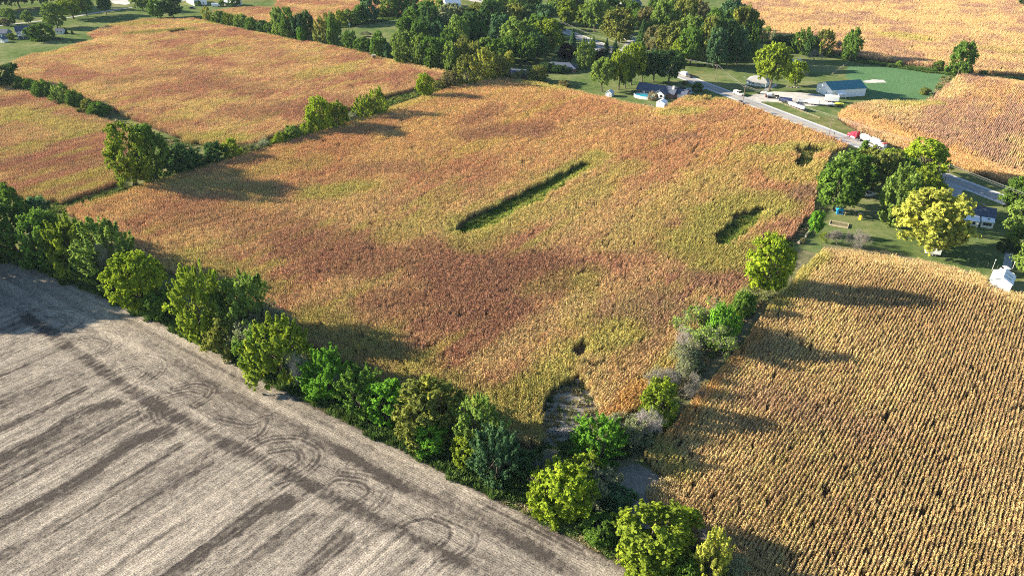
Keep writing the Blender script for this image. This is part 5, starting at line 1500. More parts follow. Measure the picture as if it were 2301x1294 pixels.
# --- white roadside house on the right
rh_, RL = building('roadside_house', 'white house with slate roof and two low white additions beside the driveway', (2157, 497), (2229, 508), 8.0, 2.8, 2.2, 'white', 'blueroof', over=0.5,
                   wins=[('l', 2, 1, 1.2, 1.2), ('r', 3, 1, 1.2, 1.2)], doors=[('l', 5, 1.0, 2.1)])
for nm, x0, x1, dep, z1, z2 in (('porch_addition', -RL / 2 + .1, -RL / 2 + 5.2, 3.4, 2.9, 2.3), ('kitchen_addition', RL / 2 - 3.9, RL / 2 - .2, 2.6, 2.95, 2.5)):
    w = MB().prism_x([(-dep, 0), (-.02, 0), (-.02, z1 - .16), (-dep, z2 - .16)], x0, x1).build(nm, M['white'], rh_)
    MB().prism_x([(-dep - .3, z2 - .15), (.35, z1 - .05), (.35, z1 + .05), (-dep - .3, z2 - .03)], x0 - .2, x1 + .2).build('roof', M['whitem'], w)
    for k in range(3):
        a = x0 + .5 + k * (x1 - x0 - 1) / 3
        MB().box(a, a + .8, -dep - .06, -dep - .004, .9, 1.9).build('pane', M['glass'], w)
sk = MB().box(RL / 2 - 2.2, RL / 2 - 1.5, -1.6, -1.0, 2.86, 2.98).build('skylight', M['glass'], rh_)
chimney(rh_, 1.2, 4.0, 4.4, 5.9, .32)
st = MB().box(-RL / 2 - 3.2, -RL / 2 - .6, 2.2, 4.6, 2.2, 2.32).build('side_canopy', M['whitem'], rh_)
for x, y in ((-RL / 2 - 3.0, 2.4), (-RL / 2 - 3.0, 4.4), (-RL / 2 - .8, 2.4), (-RL / 2 - .8, 4.4)):
    MB().tube((x, y, 0), (x, y, 2.2), .06).build('post', M['white'], st)

# --- white gable-front shed with dark roof strips
ws, WL = building('white_garage', 'white gable-front garage with dark strips on its roof at the corn edge', (2219, 646), (2267, 659), 6.6, 2.9, 1.5, 'white', 'whitem', ridge='y', over=0.25, cat='shed',
                  doors=[('b', 1.4, 2.8, 2.3, 'greywall', 'overhead_door')])
for s in (-1, 1):
    for y0 in (1.6, 3.9):
        sl = 1.5 / (WL / 2)
        xs_ = [s * .5, s * (WL / 2 - .5)]
        vs = []
        for dz in (0.14 * 1.2 + .035, 0.14 * 1.2 + .07):
            for x in xs_:
                for y in (y0, y0 + .35):
                    vs.append((x, y, 2.9 + 1.5 + .03 - sl * abs(x) + dz))
        MB().add(vs, [(0, 1, 3, 2), (4, 6, 7, 5), (0, 4, 5, 1), (1, 5, 7, 3), (3, 7, 6, 2), (2, 6, 4, 0)]).build('roof_strip', M['greyroof'], ws)

# --- blue house at upper left with deck
tb, TL_ = building('blue_house', 'blue-grey two-storey house with white deck in upper left yard', (41, 88), (75, 85), 8.5, 5.2, 2.6, 'bluewall', 'blueroof', over=0.5,
                   wins=[('f', 1.6, 3.6, .9, 1.1), ('f', 4.8, 3.6, .9, 1.1), ('f', 8.2, 3.6, .9, 1.1), ('l', 2, 3.4, .9, 1.2), ('l', 5, 3.4, .9, 1.2), ('f', 7.0, 1.0, .9, 1.1)], doors=[('f', 2.9, 1.6, 2.1, 'white', 'door', 2.7)])
dk = MB().box(-TL_ / 2 + .6, -TL_ / 2 + 6.2, -3.6, -.01, 2.45, 2.6).build('deck', M['white'], tb)
for x, y in ((.8, -3.4), (6.0, -3.4), (3.4, -3.4)):
    MB().box(-TL_ / 2 + x - .09, -TL_ / 2 + x + .09, y - .09, y + .09, 0, 2.45).build('post', M['white'], dk)
MB().box(-TL_ / 2 + .6, -TL_ / 2 + 6.2, -3.6, -3.52, 2.61, 3.5).build('railing', M['white'], dk)

BG = [
 ('garden_shed', 'tiny white shed at the left picture edge below the blue house', (-2, 96), (9, 97), 4, 2.2, 1.1, 'white', 'blueroof', 'y', 'shed'),
 ('garden_shed', 'white-fronted garden shed with small dark conifers beside it', (126, 77), (143, 77), 3.5, 2.2, 1.2, 'white', 'blueroof', 'x', 'shed'),
 ('brick_cottage', 'dark-roofed cottage partly cut off left of the blue house', (-8, 84), (16, 84), 7, 2.6, 2.0, 'bluewall', 'blueroof', 'x', 'house'),
 ('machine_barn', 'long blue metal barn with white end at the top edge', (437, 14), (466, 11), 22, 4.5, 2.4, 'whitem', 'paleroof', 'y', 'barn'),
 ('white_cottage', 'white-walled house with pale roof at the top edge beyond barn', (503, 13), (530, 15), 9, 2.8, 2.0, 'cream', 'whitem', 'x', 'house'),
 ('pale_house', 'pale house with light blue metal roof above the village wood', (1003, 19), (1036, 17), 11, 3.0, 3.0, 'white', 'paleroof', 'x', 'house'),
 ('grey_house', 'grey house with slate roof between yellow trees at corn edge', (1128, 176), (1184, 180), 9, 2.6, 2.0, 'brick', 'blueroof', 'x', 'house'),
 ('small_house', 'brown-roofed cottage peeping out of the village wood', (1050, 104), (1070, 104), 7, 2.6, 2.0, 'cream', 'brownroof', 'x', 'house'),
 ('small_house', 'pale-roofed house among dark trees in the village wood', (1110, 96), (1140, 96), 9, 2.7, 2.2, 'white', 'paleroof', 'x', 'house'),
 ('village_garage', 'white village garage with grey roof behind the spreading olive tree', (1406, 90), (1422, 88), 7, 2.6, 1.6, 'white', 'greyroof', 'y', 'garage'),
 ('small_house', 'white house between the trees near the top of the village road', (1298, 28), (1322, 26), 8, 2.8, 2.0, 'white', 'greyroof', 'x', 'house'),
 ('small_house', 'house with dark blue roof at the top edge of the village', (1402, 22), (1442, 17), 9, 3.0, 2.4, 'cream', 'blueroof', 'x', 'house'),
 ('small_house', 'white house half hidden behind the olive trees by the road', (1456, 112), (1474, 116), 7, 2.6, 1.8, 'white', 'greyroof', 'x', 'house'),
 ('white_cottage', 'white house glimpsed between trees at the right picture edge', (2285, 470), (2310, 474), 7, 2.8, 2.0, 'white', 'whitem', 'x', 'house'),
]
for nm, lab, p1, p2, D, wh, rh, wl, rf, ri, ct in BG:
    c_, a_, l_ = frame_of(p1, p2)
    building(nm, lab, p1, p2, D, wh, rh, wl, rf, ridge=ri, over=0.35, cat=ct, wins=[('f', l_ * .18, .95, min(1.0, l_ * .16), 1.1), ('f', l_ * .68, .95, min(1.0, l_ * .16), 1.1)], doors=[('f', l_ * .45, min(.95, l_ * .18), 1.95)])
ra, RAL = building('ranch_house', 'long ranch house with blue hipped roof behind dark hedges', (1222, 160), (1292, 164), 9, 2.6, 2.1, 'brick', 'blueroof', hip=4.0, over=0.6,
                   wins=[('f', 3, .9, 1.6, 1.2), ('f', 8, .9, 1.6, 1.2)], doors=[('f', 6, 1.0, 2.1)])

# ================================================================== VEHICLES
def wheel(parent, x, y, r=0.34, w=0.24):
    mb = MB()
    n = 14
    s = 1 if y > 0 else -1
    mb.tube((x, y - w / 2, r), (x, y + w / 2, r), r, r, n)
    o = mb.build('wheel', M['rubber'], parent)
    MB().tube((x, y + s * (w / 2 - .02), r), (x, y + s * (w / 2 + .02), r), r * .58, r * .5, 10).build('rim', M['rim'], o)

def loft(secs, name, m, parent):
    """secs: list of (x, half width, z0, z1, top half width)"""
    mb = MB()
    vs = []
    for x, hw, z0, z1, tw in secs:
        vs += [(x, -hw, z0), (x, -hw, (z0 + z1) / 2 + .1 * (z1 - z0)), (x, -tw, z1), (x, tw, z1), (x, hw, (z0 + z1) / 2 + .1 * (z1 - z0)), (x, hw, z0)]
    fs = []
    for k in range(len(secs) - 1):
        for i in range(6):
            fs.append((k * 6 + i, k * 6 + (i + 1) % 6, (k + 1) * 6 + (i + 1) % 6, (k + 1) * 6 + i))
    e = (len(secs) - 1) * 6
    fs += [tuple(range(5, -1, -1)), tuple(e + i for i in range(6))]
    mb.add(vs, fs)
    return mb.build(name, m, parent)

def car(name, label, px, heading, pm, kind='car', cat=None, s=1.0):
    root = empty(name, G(*px), heading, 0.07)
    root.scale = (s, s, s)
    if kind == 'car':
        loft([(2.2, .70, .30, .62, .6), (2.0, .86, .26, .80, .74), (.9, .90, .24, .95, .82), (-1.5, .90, .24, .98, .82), (-2.1, .86, .28, .92, .76), (-2.25, .74, .34, .75, .66)], 'body', pm, root)
        loft([(1.0, .80, .93, .96, .78), (.3, .78, .93, 1.42, .60), (-1.0, .78, .95, 1.45, .60), (-1.8, .80, .95, .99, .74)], 'cabin', M['glass'], root)
        MB().box(-.95, .25, -.58, .58, 1.44, 1.49).build('roof', pm, root)
        wx, ww = (1.35, -1.4), .82
    elif kind == 'suv':
        loft([(2.3, .78, .40, .85, .7), (2.1, .93, .36, 1.05, .84), (1.0, .95, .34, 1.12, .88), (-2.2, .95, .34, 1.12, .88), (-2.35, .9, .4, 1.05, .84)], 'body', pm, root)
        loft([(1.1, .88, 1.10, 1.13, .86), (.4, .86, 1.1, 1.72, .72), (-2.0, .86, 1.1, 1.74, .72), (-2.3, .86, 1.1, 1.14, .84)], 'cabin', M['glass'], root)
        MB().box(-2.0, .35, -.7, .7, 1.73, 1.80).build('roof', pm, root)
        wx, ww = (1.45, -1.45), .86
    elif kind == 'pickup':
        loft([(2.8, .80, .45, .95, .75), (2.6, .97, .40, 1.12, .88), (1.2, .99, .38, 1.18, .92), (-.6, .99, .38, 1.18, .92), (-.62, .99, .38, 1.16, .92)], 'body', pm, root)
        loft([(1.3, .90, 1.16, 1.2, .88), (.7, .88, 1.16, 1.82, .74), (-.4, .88, 1.16, 1.84, .74), (-.6, .9, 1.16, 1.3, .86)], 'cabin', M['glass'], root)
        MB().box(-.42, .68, -.73, .73, 1.83, 1.90).build('roof', pm, root)
        bd = MB().box(-2.9, -.63, -.98, .98, .45, .62)
        bd.box(-2.9, -.63, -.98, -.88, .622, 1.16).box(-2.9, -.63, .88, .98, .622, 1.16).box(-2.9, -2.8, -.878, .878, .622, 1.16)
        bd.build('bed', pm, root)
        wx, ww = (1.8, -1.9), .9
    elif kind == 'van':
        loft([(2.7, .85, .40, .95, .8), (2.45, .98, .36, 1.15, .9), (1.7, 1.0, .34, 2.1, .86), (-2.6, 1.0, .34, 2.3, .9), (-2.7, .96, .4, 2.2, .86)], 'body', pm, root)
        MB().add([(2.36, -.8, 1.2), (2.36, .8, 1.2), (1.74, .76, 2.06), (1.74, -.76, 2.06), (2.42, -.8, 1.2), (2.42, .8, 1.2), (1.80, .76, 2.08), (1.80, -.76, 2.08)], [(4, 5, 6, 7), (0, 3, 2, 1), (0, 1, 5, 4), (1, 2, 6, 5), (2, 3, 7, 6), (3, 0, 4, 7)]).build('windscreen', M['glass'], root)
        wx, ww = (1.7, -1.7), .9
    for x in wx:
        for sy in (-1, 1):
            wheel(root, x, sy * ww, .36)
    fx = {'car': 2.2, 'suv': 2.28, 'pickup': 2.78, 'van': 2.66}[kind]
    for sy in (-1, 1):
        MB().box(fx - .05, fx + .04, sy * .6 - .13, sy * .6 + .13, .62, .78).build('headlight', M['lamp'], root)
        MB().box(-fx - .1, -fx + .02, sy * .66 - .1, sy * .66 + .1, .68, .9).build('taillight', M['taillamp'], root)
    tag(root, label, cat or kind)
    return root

RH = math.atan2(RDIR[1], RDIR[0])               # along the road, towards the camera side
UP = RH + math.pi
car('delivery_van', 'white van on the road beside the dark shade trees', (1537, 170), UP, paint('white', (.78, .78, .78)), 'van')
car('sport_utility_car', 'black SUV following the white van on the road', (1548, 174), UP, paint('black', (.02, .02, .025)), 'suv', 'car')
sq = car('service_pickup', 'tan and white service pickup driving past the farm lane', (1660, 214), RH, paint('tan', (.62, .52, .42)), 'pickup', 'truck', 1.2)
MB().box(-2.85, -.66, -.86, .86, .63, 1.7).build('tool_box', M['cream'], sq)
car('saloon_car', 'dark blue car on the near road shoulder below the pole', (1664, 233), RH, paint('darkblue', (.03, .06, .13)), 'car')
car('saloon_car', 'silver-white car parked on the brick house driveway', (1544, 206), .5, paint('silver', (.62, .64, .66)), 'car')
car('parked_pickup', 'dark pickup parked close to the brick house garage', (1531, 203), .4, paint('darkgrey', (.05, .05, .07)), 'pickup', 'truck')
fr_ = car('farm_truck', 'black pickup with red nose parked at the farmyard entrance', (1734, 221), 2.95, paint('black', (.02, .02, .025)), 'pickup', 'truck', 1.25)
MB().box(2.25, 2.86, -.9, .9, .55, 1.02).build('front_panel', M['playred'], fr_)
MB().box(.1, 1.9, -.94, .94, 1.2, 1.96).build('cab_cover', M['white'], fr_)
car('grey_pickup', 'grey pickup in the shade behind the blue playhouse', (1950, 441), .3, paint('silver', (.5, .52, .54)), 'pickup', 'truck')
car('white_suv', 'white SUV parked behind the white gable-front garage', (2262, 616), -1.5, paint('white', (.78, .78, .78)), 'suv', 'car')
car('sport_utility_car', 'dark SUV standing on the grass near the top barn', (433, 21), .1, paint('darkgrey', (.06, .06, .07)), 'suv', 'car')
car('blue_car', 'blue car glimpsed through the trees of the upper field edge', (994, 128), .2, paint('blue', (.03, .12, .35)), 'suv', 'car', 1.3)
car('white_minivan', 'white minivan at the top edge beside the pale-roofed house', (486, 16), .2, paint('white', (.78, .78, .78)), 'van', 'van', 1.3)

# --- red lorry with white bulk tanker trailer
lt = empty('tractor_unit', G(1920, 312), UP, 0.07)
red = paint('red', (.55, .02, .045))
loft([(3.6, 1.0, .7, 1.7, .9), (3.4, 1.12, .6, 1.9, 1.0), (1.9, 1.15, .6, 2.1, 1.05)], 'hood', red, lt)
loft([(1.9, 1.15, .6, 2.2, 1.1), (1.6, 1.2, .6, 3.0, 1.1), (.2, 1.2, .6, 3.2, 1.12), (-.9, 1.2, .7, 3.7, 1.1), (-1.4, 1.2, .7, 3.6, 1.1)], 'cab', red, lt)
MB().box(1.62, 1.98, -.95, .95, 2.12, 2.9).build('windscreen', M['glass'], lt)
MB().box(-4.2, -1.42, -.5, .5, .8, 1.1).build('frame', M['black'], lt)
MB().box(3.6, 3.75, -1.1, 1.1, .5, .95).build('bumper', M['chrome'], lt)
for sy in (-1, 1):
    MB().tube((-1.5, sy * 1.05, 1.0), (-1.5, sy * 1.05, 4.1), .08).build('exhaust_stack', M['chrome'], lt)
    MB().tube((-.9, sy * 1.0, .75), (1.2, sy * 1.0, .75), .32, .32, 10).build('fuel_tank', M['chrome'], lt)
    for x in (2.7, -2.4, -3.6):
        wheel(lt, x, sy * 1.0, .52, .32)
tag(lt, 'red tractor unit of the lorry passing the roadside conifer', 'lorry')
P0 = G(1920, 312)
tl = empty('bulk_trailer', P0 + RDIR * 9.2, UP, 0.07)
def hopper(x0, x1, name, m):
    mb = MB()
    n = 16
    secs = [(x0, .55), (x0 + .7, 1.15), (x0 + 1.3, 1.25), (x1 - 1.3, 1.25), (x1 - .7, 1.15), (x1, .55)]
    vs, fs = [], []
    for x, r in secs:
        vs += [(x, r * math.cos(2 * math.pi * i / n), 2.5 + r * math.sin(2 * math.pi * i / n)) for i in range(n)]
    for k in range(len(secs) - 1):
        fs += [(k * n + i, k * n + (i + 1) % n, (k + 1) * n + (i + 1) % n, (k + 1) * n + i) for i in range(n)]
    fs += [tuple(range(n)), tuple(len(vs) - n + i for i in reversed(range(n)))]
    mb.add(vs, fs)
    o = mb.build(name, m, tl, True)
    xm = (x0 + x1) / 2
    c = MB().add([(xm - 1.2, -.7, 1.6), (xm + 1.2, -.7, 1.6), (xm + 1.2, .7, 1.6), (xm - 1.2, .7, 1.6), (xm - .25, -.25, .7), (xm + .25, -.25, .7), (xm + .25, .25, .7), (xm - .25, .25, .7)],
                 [(3, 2, 1, 0), (4, 5, 6, 7), (0, 1, 5, 4), (1, 2, 6, 5), (2, 3, 7, 6), (3, 0, 4, 7)])
    c.build('discharge_cone', m, o)
hopper(1.0, 6.2, 'tank', M['whitem'])
hopper(-4.6, .6, 'tank', M['whitem'])
MB().box(-7.4, 6.0, -.55, .55, 1.02, 1.22).build('frame', M['chrome'], tl)
MB().box(-7.4, -4.8, -1.15, 1.15, 1.3, 2.5).build('rear_platform', M['white'], tl)
MB().box(-7.5, -6.4, -1.17, 1.17, 2.502, 2.9).build('rear_panel', M['playred'], tl)
MB().box(-7.6, -7.42, -1.2, 1.2, .6, 1.0).build('bumper', M['chrome'], tl)
for sy in (-1, 1):
    for x in (-4.6, -5.9):
        wheel(tl, x, sy * .98, .52, .32)
tag(tl, 'white bulk tanker trailer pulled by the red lorry', 'trailer')

# --- trailers and implements in the farmyard
def trailer(name, label, px, rz, L, W_, H_, m, deck=.7, hitch=1.4, box=True, cat='trailer', wheels=2, z_top=None):
    root = empty(name, G(*px), rz, 0.06)
    MB().box(-L / 2, L / 2, -W_ / 2, W_ / 2, deck - .15, deck).build('deck', M['black'], root)
    if box == 'open':
        b = MB().box(-L / 2, L / 2, -W_ / 2, -W_ / 2 + .08, deck + .002, deck + H_).box(-L / 2, L / 2, W_ / 2 - .08, W_ / 2, deck + .002, deck + H_)
        b.box(-L / 2, -L / 2 + .08, -W_ / 2 + .081, W_ / 2 - .081, deck + .002, deck + H_).box(L / 2 - .08, L / 2, -W_ / 2 + .081, W_ / 2 - .081, deck + .002, deck + H_)
        b.build('side_boards', m, root)
    elif box == 'round':
        n = 12
        vs, fs = [], []
        secs = [(-L / 2, .6), (-L / 2 + .4, .95), (L / 2 - .8, 1.0), (L / 2, .5)]
        for x, r in secs:
            vs += [(x, r * W_ / 2 * math.cos(2 * math.pi * i / n), deck + .01 + H_ / 2 + r * H_ / 2 * math.sin(2 * math.pi * i / n)) for i in range(n)]
        for k in range(3):
            fs += [(k * n + i, k * n + (i + 1) % n, (k + 1) * n + (i + 1) % n, (k + 1) * n + i) for i in range(n)]
        fs += [tuple(range(n)), tuple(len(vs) - n + i for i in reversed(range(n)))]
        MB().add(vs, fs).build('tank', m, root, True)
    elif box:
        loft([(L / 2, W_ / 2 - .06, deck + .002, deck + H_ - .2, W_ / 2 - .15), (L / 2 - .25, W_ / 2, deck + .002, deck + H_, W_ / 2 - .08), (-L / 2, W_ / 2, deck + .002, deck + H_, W_ / 2 - .08)], 'body', m, root)
    MB().tube((L / 2, .5, deck - .1), (L / 2 + hitch, 0, deck - .15), .06).tube((L / 2, -.5, deck - .1), (L / 2 + hitch, 0, deck - .15), .06).tube((L / 2 + hitch, 0, deck - .15), (L / 2 + hitch, 0, 0), .05).build('drawbar', M['black'], root)
    for k in range(wheels):
        for sy in (-1, 1):
            wheel(root, -.4 + .85 * k - .4 * (wheels - 1), sy * (W_ / 2 + .14), .38, .22)
    tag(root, label, cat, group='trailers and implements parked in the farmyard')
    return root
trailer('dump_trailer', 'dark blue open dump trailer beside the farm lane', (1764, 230), -.45, 6.5, 2.3, 1.5, paint('navy', (.03, .05, .14)), box='open')
trailer('flatbed_trailer', 'low grey flatbed trailer with machinery next to the blue dump trailer', (1779, 234), -.5, 4.5, 2.0, .8, M['greyroof'], box='open')
trailer('tank_trailer', 'long white tank lying along the roadside fence of the farmyard', (1789, 245), RH, 11.0, 2.0, 1.6, M['whitem'], box='round', deck=.8)
trailer('gooseneck_trailer', 'white low trailer in the middle of the farmyard row', (1806, 232), -.3, 6.0, 2.2, 1.0, M['white'], box='open')
trailer('cargo_trailer', 'white boxy trailer right of the middle of the farmyard row', (1828, 236), -.35, 5.2, 2.3, 2.1, M['white'])
trailer('camper_trailer', 'big white camper next to the teal-roofed barn corner', (1868, 230), -.3, 7.0, 2.5, 2.7, M['white'], deck=.8)
trailer('boat_trailer', 'white covered boat on trailer at the end of the row', (1862, 240), -.3, 5.0, 2.0, 1.4, M['white'], box='round')
trailer('sprayer', 'small lime-yellow boat on a trailer at the far end of the farmyard row', (1884, 239), -.2, 4.4, 1.9, 1.1, paint('lime', (.55, .60, .06)), box='round')
ut = trailer('utility_trailer', 'white enclosed utility trailer under the golden maple tree', (2094, 572), math.pi - .35, 4.4, 2.3, 2.2, M['white'], wheels=2)

# ================================================================== POLES, WIRES, PROPS
def pole(label, px, h, lamp=False):
    P = G(*px)
    root = empty('utility_pole', P, RH + math.pi / 2)
    MB().tube((0, 0, -.3), (0, 0, h), .17, .11, 8).build('shaft', M['pole'], root)
    MB().box(-1.2, 1.2, .13, .23, h - .75, h - .6).build('crossarm', M['pole'], root)
    for x in (-1.1, 0.45, 1.1):
        MB().tube((x, .18, h - .598), (x, .18, h - .36), .06, .04, 6).build('insulator', M['white'], root)
    tag(root, label, 'utility pole', group='utility poles along the road')
    return P, h
PA = pole('utility pole on the grass verge behind the black SUV', (1607, 181), 9.0)
PB_ = pole('utility pole at the farm lane above the dark blue car', (1669, 231), 9.0)
PC = pole('utility pole at the corn edge left of the red lorry', (1861, 310), 9.0)
PD = pole('tall utility pole beside the driveway of the white roadside house', (2113, 438), 12.5)
PZ = pole('utility pole in front of the village driveway by the olive tree', (1388, 128), 9.0)
PY = pole('utility pole at the bend of the village road between the trees', (1262, 78), 9.0)

def wire(label, a, b, dz=-.4, off=0.0, sag=.9):
    (A, ha), (B, hb) = a, b
    n = 14
    pts = []
    for i in range(n + 1):
        t = i / n
        p = A + (B - A) * t + RNRM * off
        pts.append((p[0], p[1], (ha + dz) * (1 - t) + (hb + dz) * t - sag * 4 * t * (1 - t)))
    mb = MB()
    for p, q in zip(pts[:-1], pts[1:]):
        mb.tube(p, q, .018, n=4)
    o = mb.build('power_line', M['wire'])
    tag(o, label, 'power line', group='power lines along the road')
PE = (PD[0] + RDIR * 70 + RNRM * 2, 12.5)
PR = (PC[0] + RDIR * 55 + RNRM * 11.0, 9.0)
for a, b, nm in ((PY, PZ, 'village bend and the olive tree'), (PZ, PA, 'olive tree and the grass verge'), (PA, PB_, 'grass verge and the farm lane'), (PB_, PR, 'farm lane and the corn across the road'), (PD, PE, 'driveway pole and the right picture edge')):
    for k, off in enumerate((-1.0, .45, 1.0)):
        wire(f'{("near", "middle", "far")[2 - k]} strand of power line between {nm}', a, b, -.36, off)

# road sign, field post, bird house, hunting stand, fence posts
def signpost(name, label, px, h, plate, m, cat, rz=0.0):
    root = empty(name, G(*px), rz)
    MB().tube((0, 0, 0), (0, 0, h), .05).build('post', M['pole'], root)
    MB().box(-plate / 2, plate / 2, -.07, -.052, h - plate, h).build('plate', m, root)
    tag(root, label, cat)
signpost('road_sign', 'small road sign on the verge in front of the red lorry', (1873, 309), 2.4, .75, M['greyroof'], 'sign', RH + 1.57)
signpost('mailbox', 'white mailbox post at the farm lane mouth', (1703, 222), 1.3, .4, M['white'], 'mailbox', .3)
signpost('yard_sign', 'white cross-shaped yard sign left of the farmhouse', (1672, 180), 1.8, .7, M['white'], 'sign', .2)
bhs = empty('bird_house', G(787, 73))
MB().tube((0, 0, 0), (0, 0, 5.2), .07).build('pole', M['white'], bhs)
hb = MB().prism_y([(-.55, 5.2), (.55, 5.2), (.55, 5.9), (0, 6.4), (-.55, 5.9)], -.5, .5).build('box', M['white'], bhs)
MB().prism_y([(-.72, 5.8), (0, 6.44), (.72, 5.8), (.72, 5.88), (0, 6.54), (-.72, 5.88)], -.6, .6).build('roof', M['blueroof'], hb)
tag(bhs, 'white bird house on a tall pole in the mown clearing', 'bird house')
ds = empty('hunting_stand', G(841, 139), .3)
for x in (-.9, .9):
    for y in (-.9, .9):
        MB().tube((x * 1.2, y * 1.2, 0), (x, y, 2.4), .07).build('leg', M['palewood'], ds)
hut = MB().box(-1.1, 1.1, -1.1, 1.1, 2.4, 4.0).build('hut', M['wood'], ds)
MB().box(-1.3, 1.3, -1.3, 1.3, 4.003, 4.12).build('roof', M['greyroof'], hut)
MB().box(-.8, .8, -1.14, -1.103, 3.1, 3.6).build('opening', M['glass'], hut)
tag(ds, 'wooden hunting stand on legs at the edge of the upper field', 'hunting stand')

def brush_pile(label, px, a, b, h, seed, m):
    r = np.random.default_rng(seed)
    mb = MB()
    for i in range(150):
        t, q = r.uniform(0, 6.28), r.random() ** .5
        x, y = a * q * math.cos(t), b * q * math.sin(t)
        z = h * (1 - q * q) * r.uniform(.3, 1)
        d = unit(np.array([r.normal(), r.normal(), r.normal() * .25]))
        ln = r.uniform(.6, 1.6)
        mb.tube(np.array([x, y, z]) - d * ln / 2, np.array([x, y, z + .1]) + d * ln / 2, r.uniform(.04, .12), .03, 4)
    o = mb.build('brush_pile', m, None)
    P = G(*px)
    o.location = (P[0], P[1], .15)
    tag(o, label, 'brush pile')
brush_pile('large dark brush pile on the mown clearing by the bird house', (822, 78), 4.2, 2.4, 2.0, 1, M['brush'])
brush_pile('small dark brush pile in front of the larger one', (826, 84), 3.0, 1.0, .7, 2, M['brush'])
brush_pile('pale heap of cut branches in the wet hollow beside the corn', (1258, 972), 3.2, 1.2, .7, 3, M['palebark'])

def lump(name, label, px, s, m, cat, seed):
    bm = bmesh.new()
    bmesh.ops.create_icosphere(bm, subdivisions=3, radius=1)
    r = np.random.default_rng(seed)
    for v in bm.verts:
        k = 1 + .18 * math.sin(3 * v.co.x + seed) * math.cos(4 * v.co.y) + r.normal(0, .04)
        v.co = Vector((v.co.x * s[0] * k, v.co.y * s[1] * k, max(v.co.z, -.1) * s[2] * k))
    me = bpy.data.meshes.new(name)
    bm.to_mesh(me)
    bm.free()
    me.materials.append(m)
    o = link(name, me)
    P = G(*px)
    o.location = (P[0], P[1], .05)
    return tag(o, label, cat)
for i, (px, lab) in enumerate((((1449, 236), 'left of the pale rocks lying at the corn edge'), ((1460, 237), 'middle of the pale rocks lying at the corn edge'), ((1466, 238), 'right of the pale rocks lying at the corn edge'))):
    lump('rock', lab, px, (.8, .6, .5), M['mud'], 'rock', i)
for i, px in enumerate(((1771, 197), (1778, 198), (1786, 197), (1792, 198))):
    lump('rock', f'{ORD[i]} from left of the stones ringing the lime tree bed', px, (.9, .7, .5), M['mud'], 'rock', 10 + i)
lump('dirt_mound', 'low mound of earth beside the round bush at upper left', (132, 90), (4.5, 2.0, .7), M['soil'], 'mound', 21)

# swing set, playhouse, garden bed, logs
phs = empty('playhouse', G(1886, 480), -.25)
MB().box(-1.1, 1.1, -.9, .9, 0, 1.7).build('wall', M['playblue'], phs)
MB().prism_y([(-1.35, 1.6), (0, 2.75), (1.35, 1.6), (1.35, 1.7), (0, 2.87), (-1.35, 1.7)], -1.1, 1.1).build('roof', M['playblue'], phs)
MB().prism_y([(-1.08, 1.703), (1.08, 1.703), (0, 2.6)], -.88, .88).build('gable', M['playblue'], phs)
MB().box(-.5, .5, -.96, -.903, .5, 1.2).build('window', M['glass'], phs)
tag(phs, 'bright blue plastic playhouse under the trees of the roadside house', 'playhouse')
sw = empty('swing_set', (G(1903, 483) + G(1926, 487)) / 2, frame_of((1903, 483), (1926, 487))[1])
MB().tube((-2.4, 0, 2.3), (2.0, 0, 2.3), .06).build('beam', M['palewood'], sw)
for x in (-2.4, 2.0):
    for s in (-1, 1):
        MB().tube((x, s * 1.1, 0), (x, 0, 2.3), .06).build('leg', M['palewood'], sw)
for x in (-1.3, .6):
    o = MB().box(x - .25, x + .25, -.12, .12, .5, .55).build('swing', M['rubber'], sw)
    MB().tube((x - .22, 0, .55), (x - .22, 0, 2.26), .02, n=4).tube((x + .22, 0, .55), (x + .22, 0, 2.26), .02, n=4).build('chain', M['chrome'], o)
pf = MB().box(2.1, 3.6, -.8, .8, 1.3, 1.42).build('platform', M['palewood'], sw)
for x in (2.2, 3.5):
    for y in (-.7, .7):
        MB().box(x - .06, x + .06, y - .06, y + .06, 0, 1.3).build('post', M['palewood'], pf)
MB().add([(2.3, -.8, 1.42), (3.1, -.8, 1.42), (3.1, -3.0, .15), (2.3, -3.0, .15), (2.3, -.8, 1.5), (3.1, -.8, 1.5), (3.1, -3.0, .25), (2.3, -3.0, .25)], [(0, 3, 2, 1), (4, 5, 6, 7), (0, 1, 5, 4), (1, 2, 6, 5), (2, 3, 7, 6), (3, 0, 4, 7)]).build('slide', M['playyellow'], sw)
tag(sw, 'wooden swing set with yellow slide beside the blue playhouse', 'swing set')
gb_c, gb_a, gb_l = frame_of((1862, 506), (1905, 514))
gb = empty('garden_bed', gb_c, gb_a)
for nm, x0, x1, y0, y1 in (('board', -gb_l / 2, gb_l / 2, 0, .25), ('board', -gb_l / 2, gb_l / 2, 3.6, 3.85), ('board', -gb_l / 2, -gb_l / 2 + .25, .26, 3.59), ('board', gb_l / 2 - .25, gb_l / 2, .26, 3.59)):
    MB().box(x0, x1, y0, y1, 0, .45).build(nm, M['palewood'], gb)
MB().box(-gb_l / 2 + .26, gb_l / 2 - .26, .26, 3.59, .02, .25).build('soil', M['track'], gb)
tag(gb, 'sunken garden bed framed with pale boards on the back lawn', 'garden bed')
def log(label, p1, p2, r):
    a, b = G(*p1), G(*p2)
    mb = MB()
    m1 = (a + b) / 2 + .2
    mb.tube((a[0], a[1], r), (m1[0], m1[1], r * 1.05), r, r * .92, 9)
    mb.tube((m1[0], m1[1], r * 1.05), (b[0], b[1], r), r * .92, r * .8, 9)
    tag(mb.build('log', M['palewood'], None), label, 'log', group='logs on the grass strip')
log('upper of the two felled logs on the grass strip', (1809, 534), (1821, 519), .45)
log('lower of the two felled logs on the grass strip', (1793, 549), (1806, 539), .5)
kb = MB()
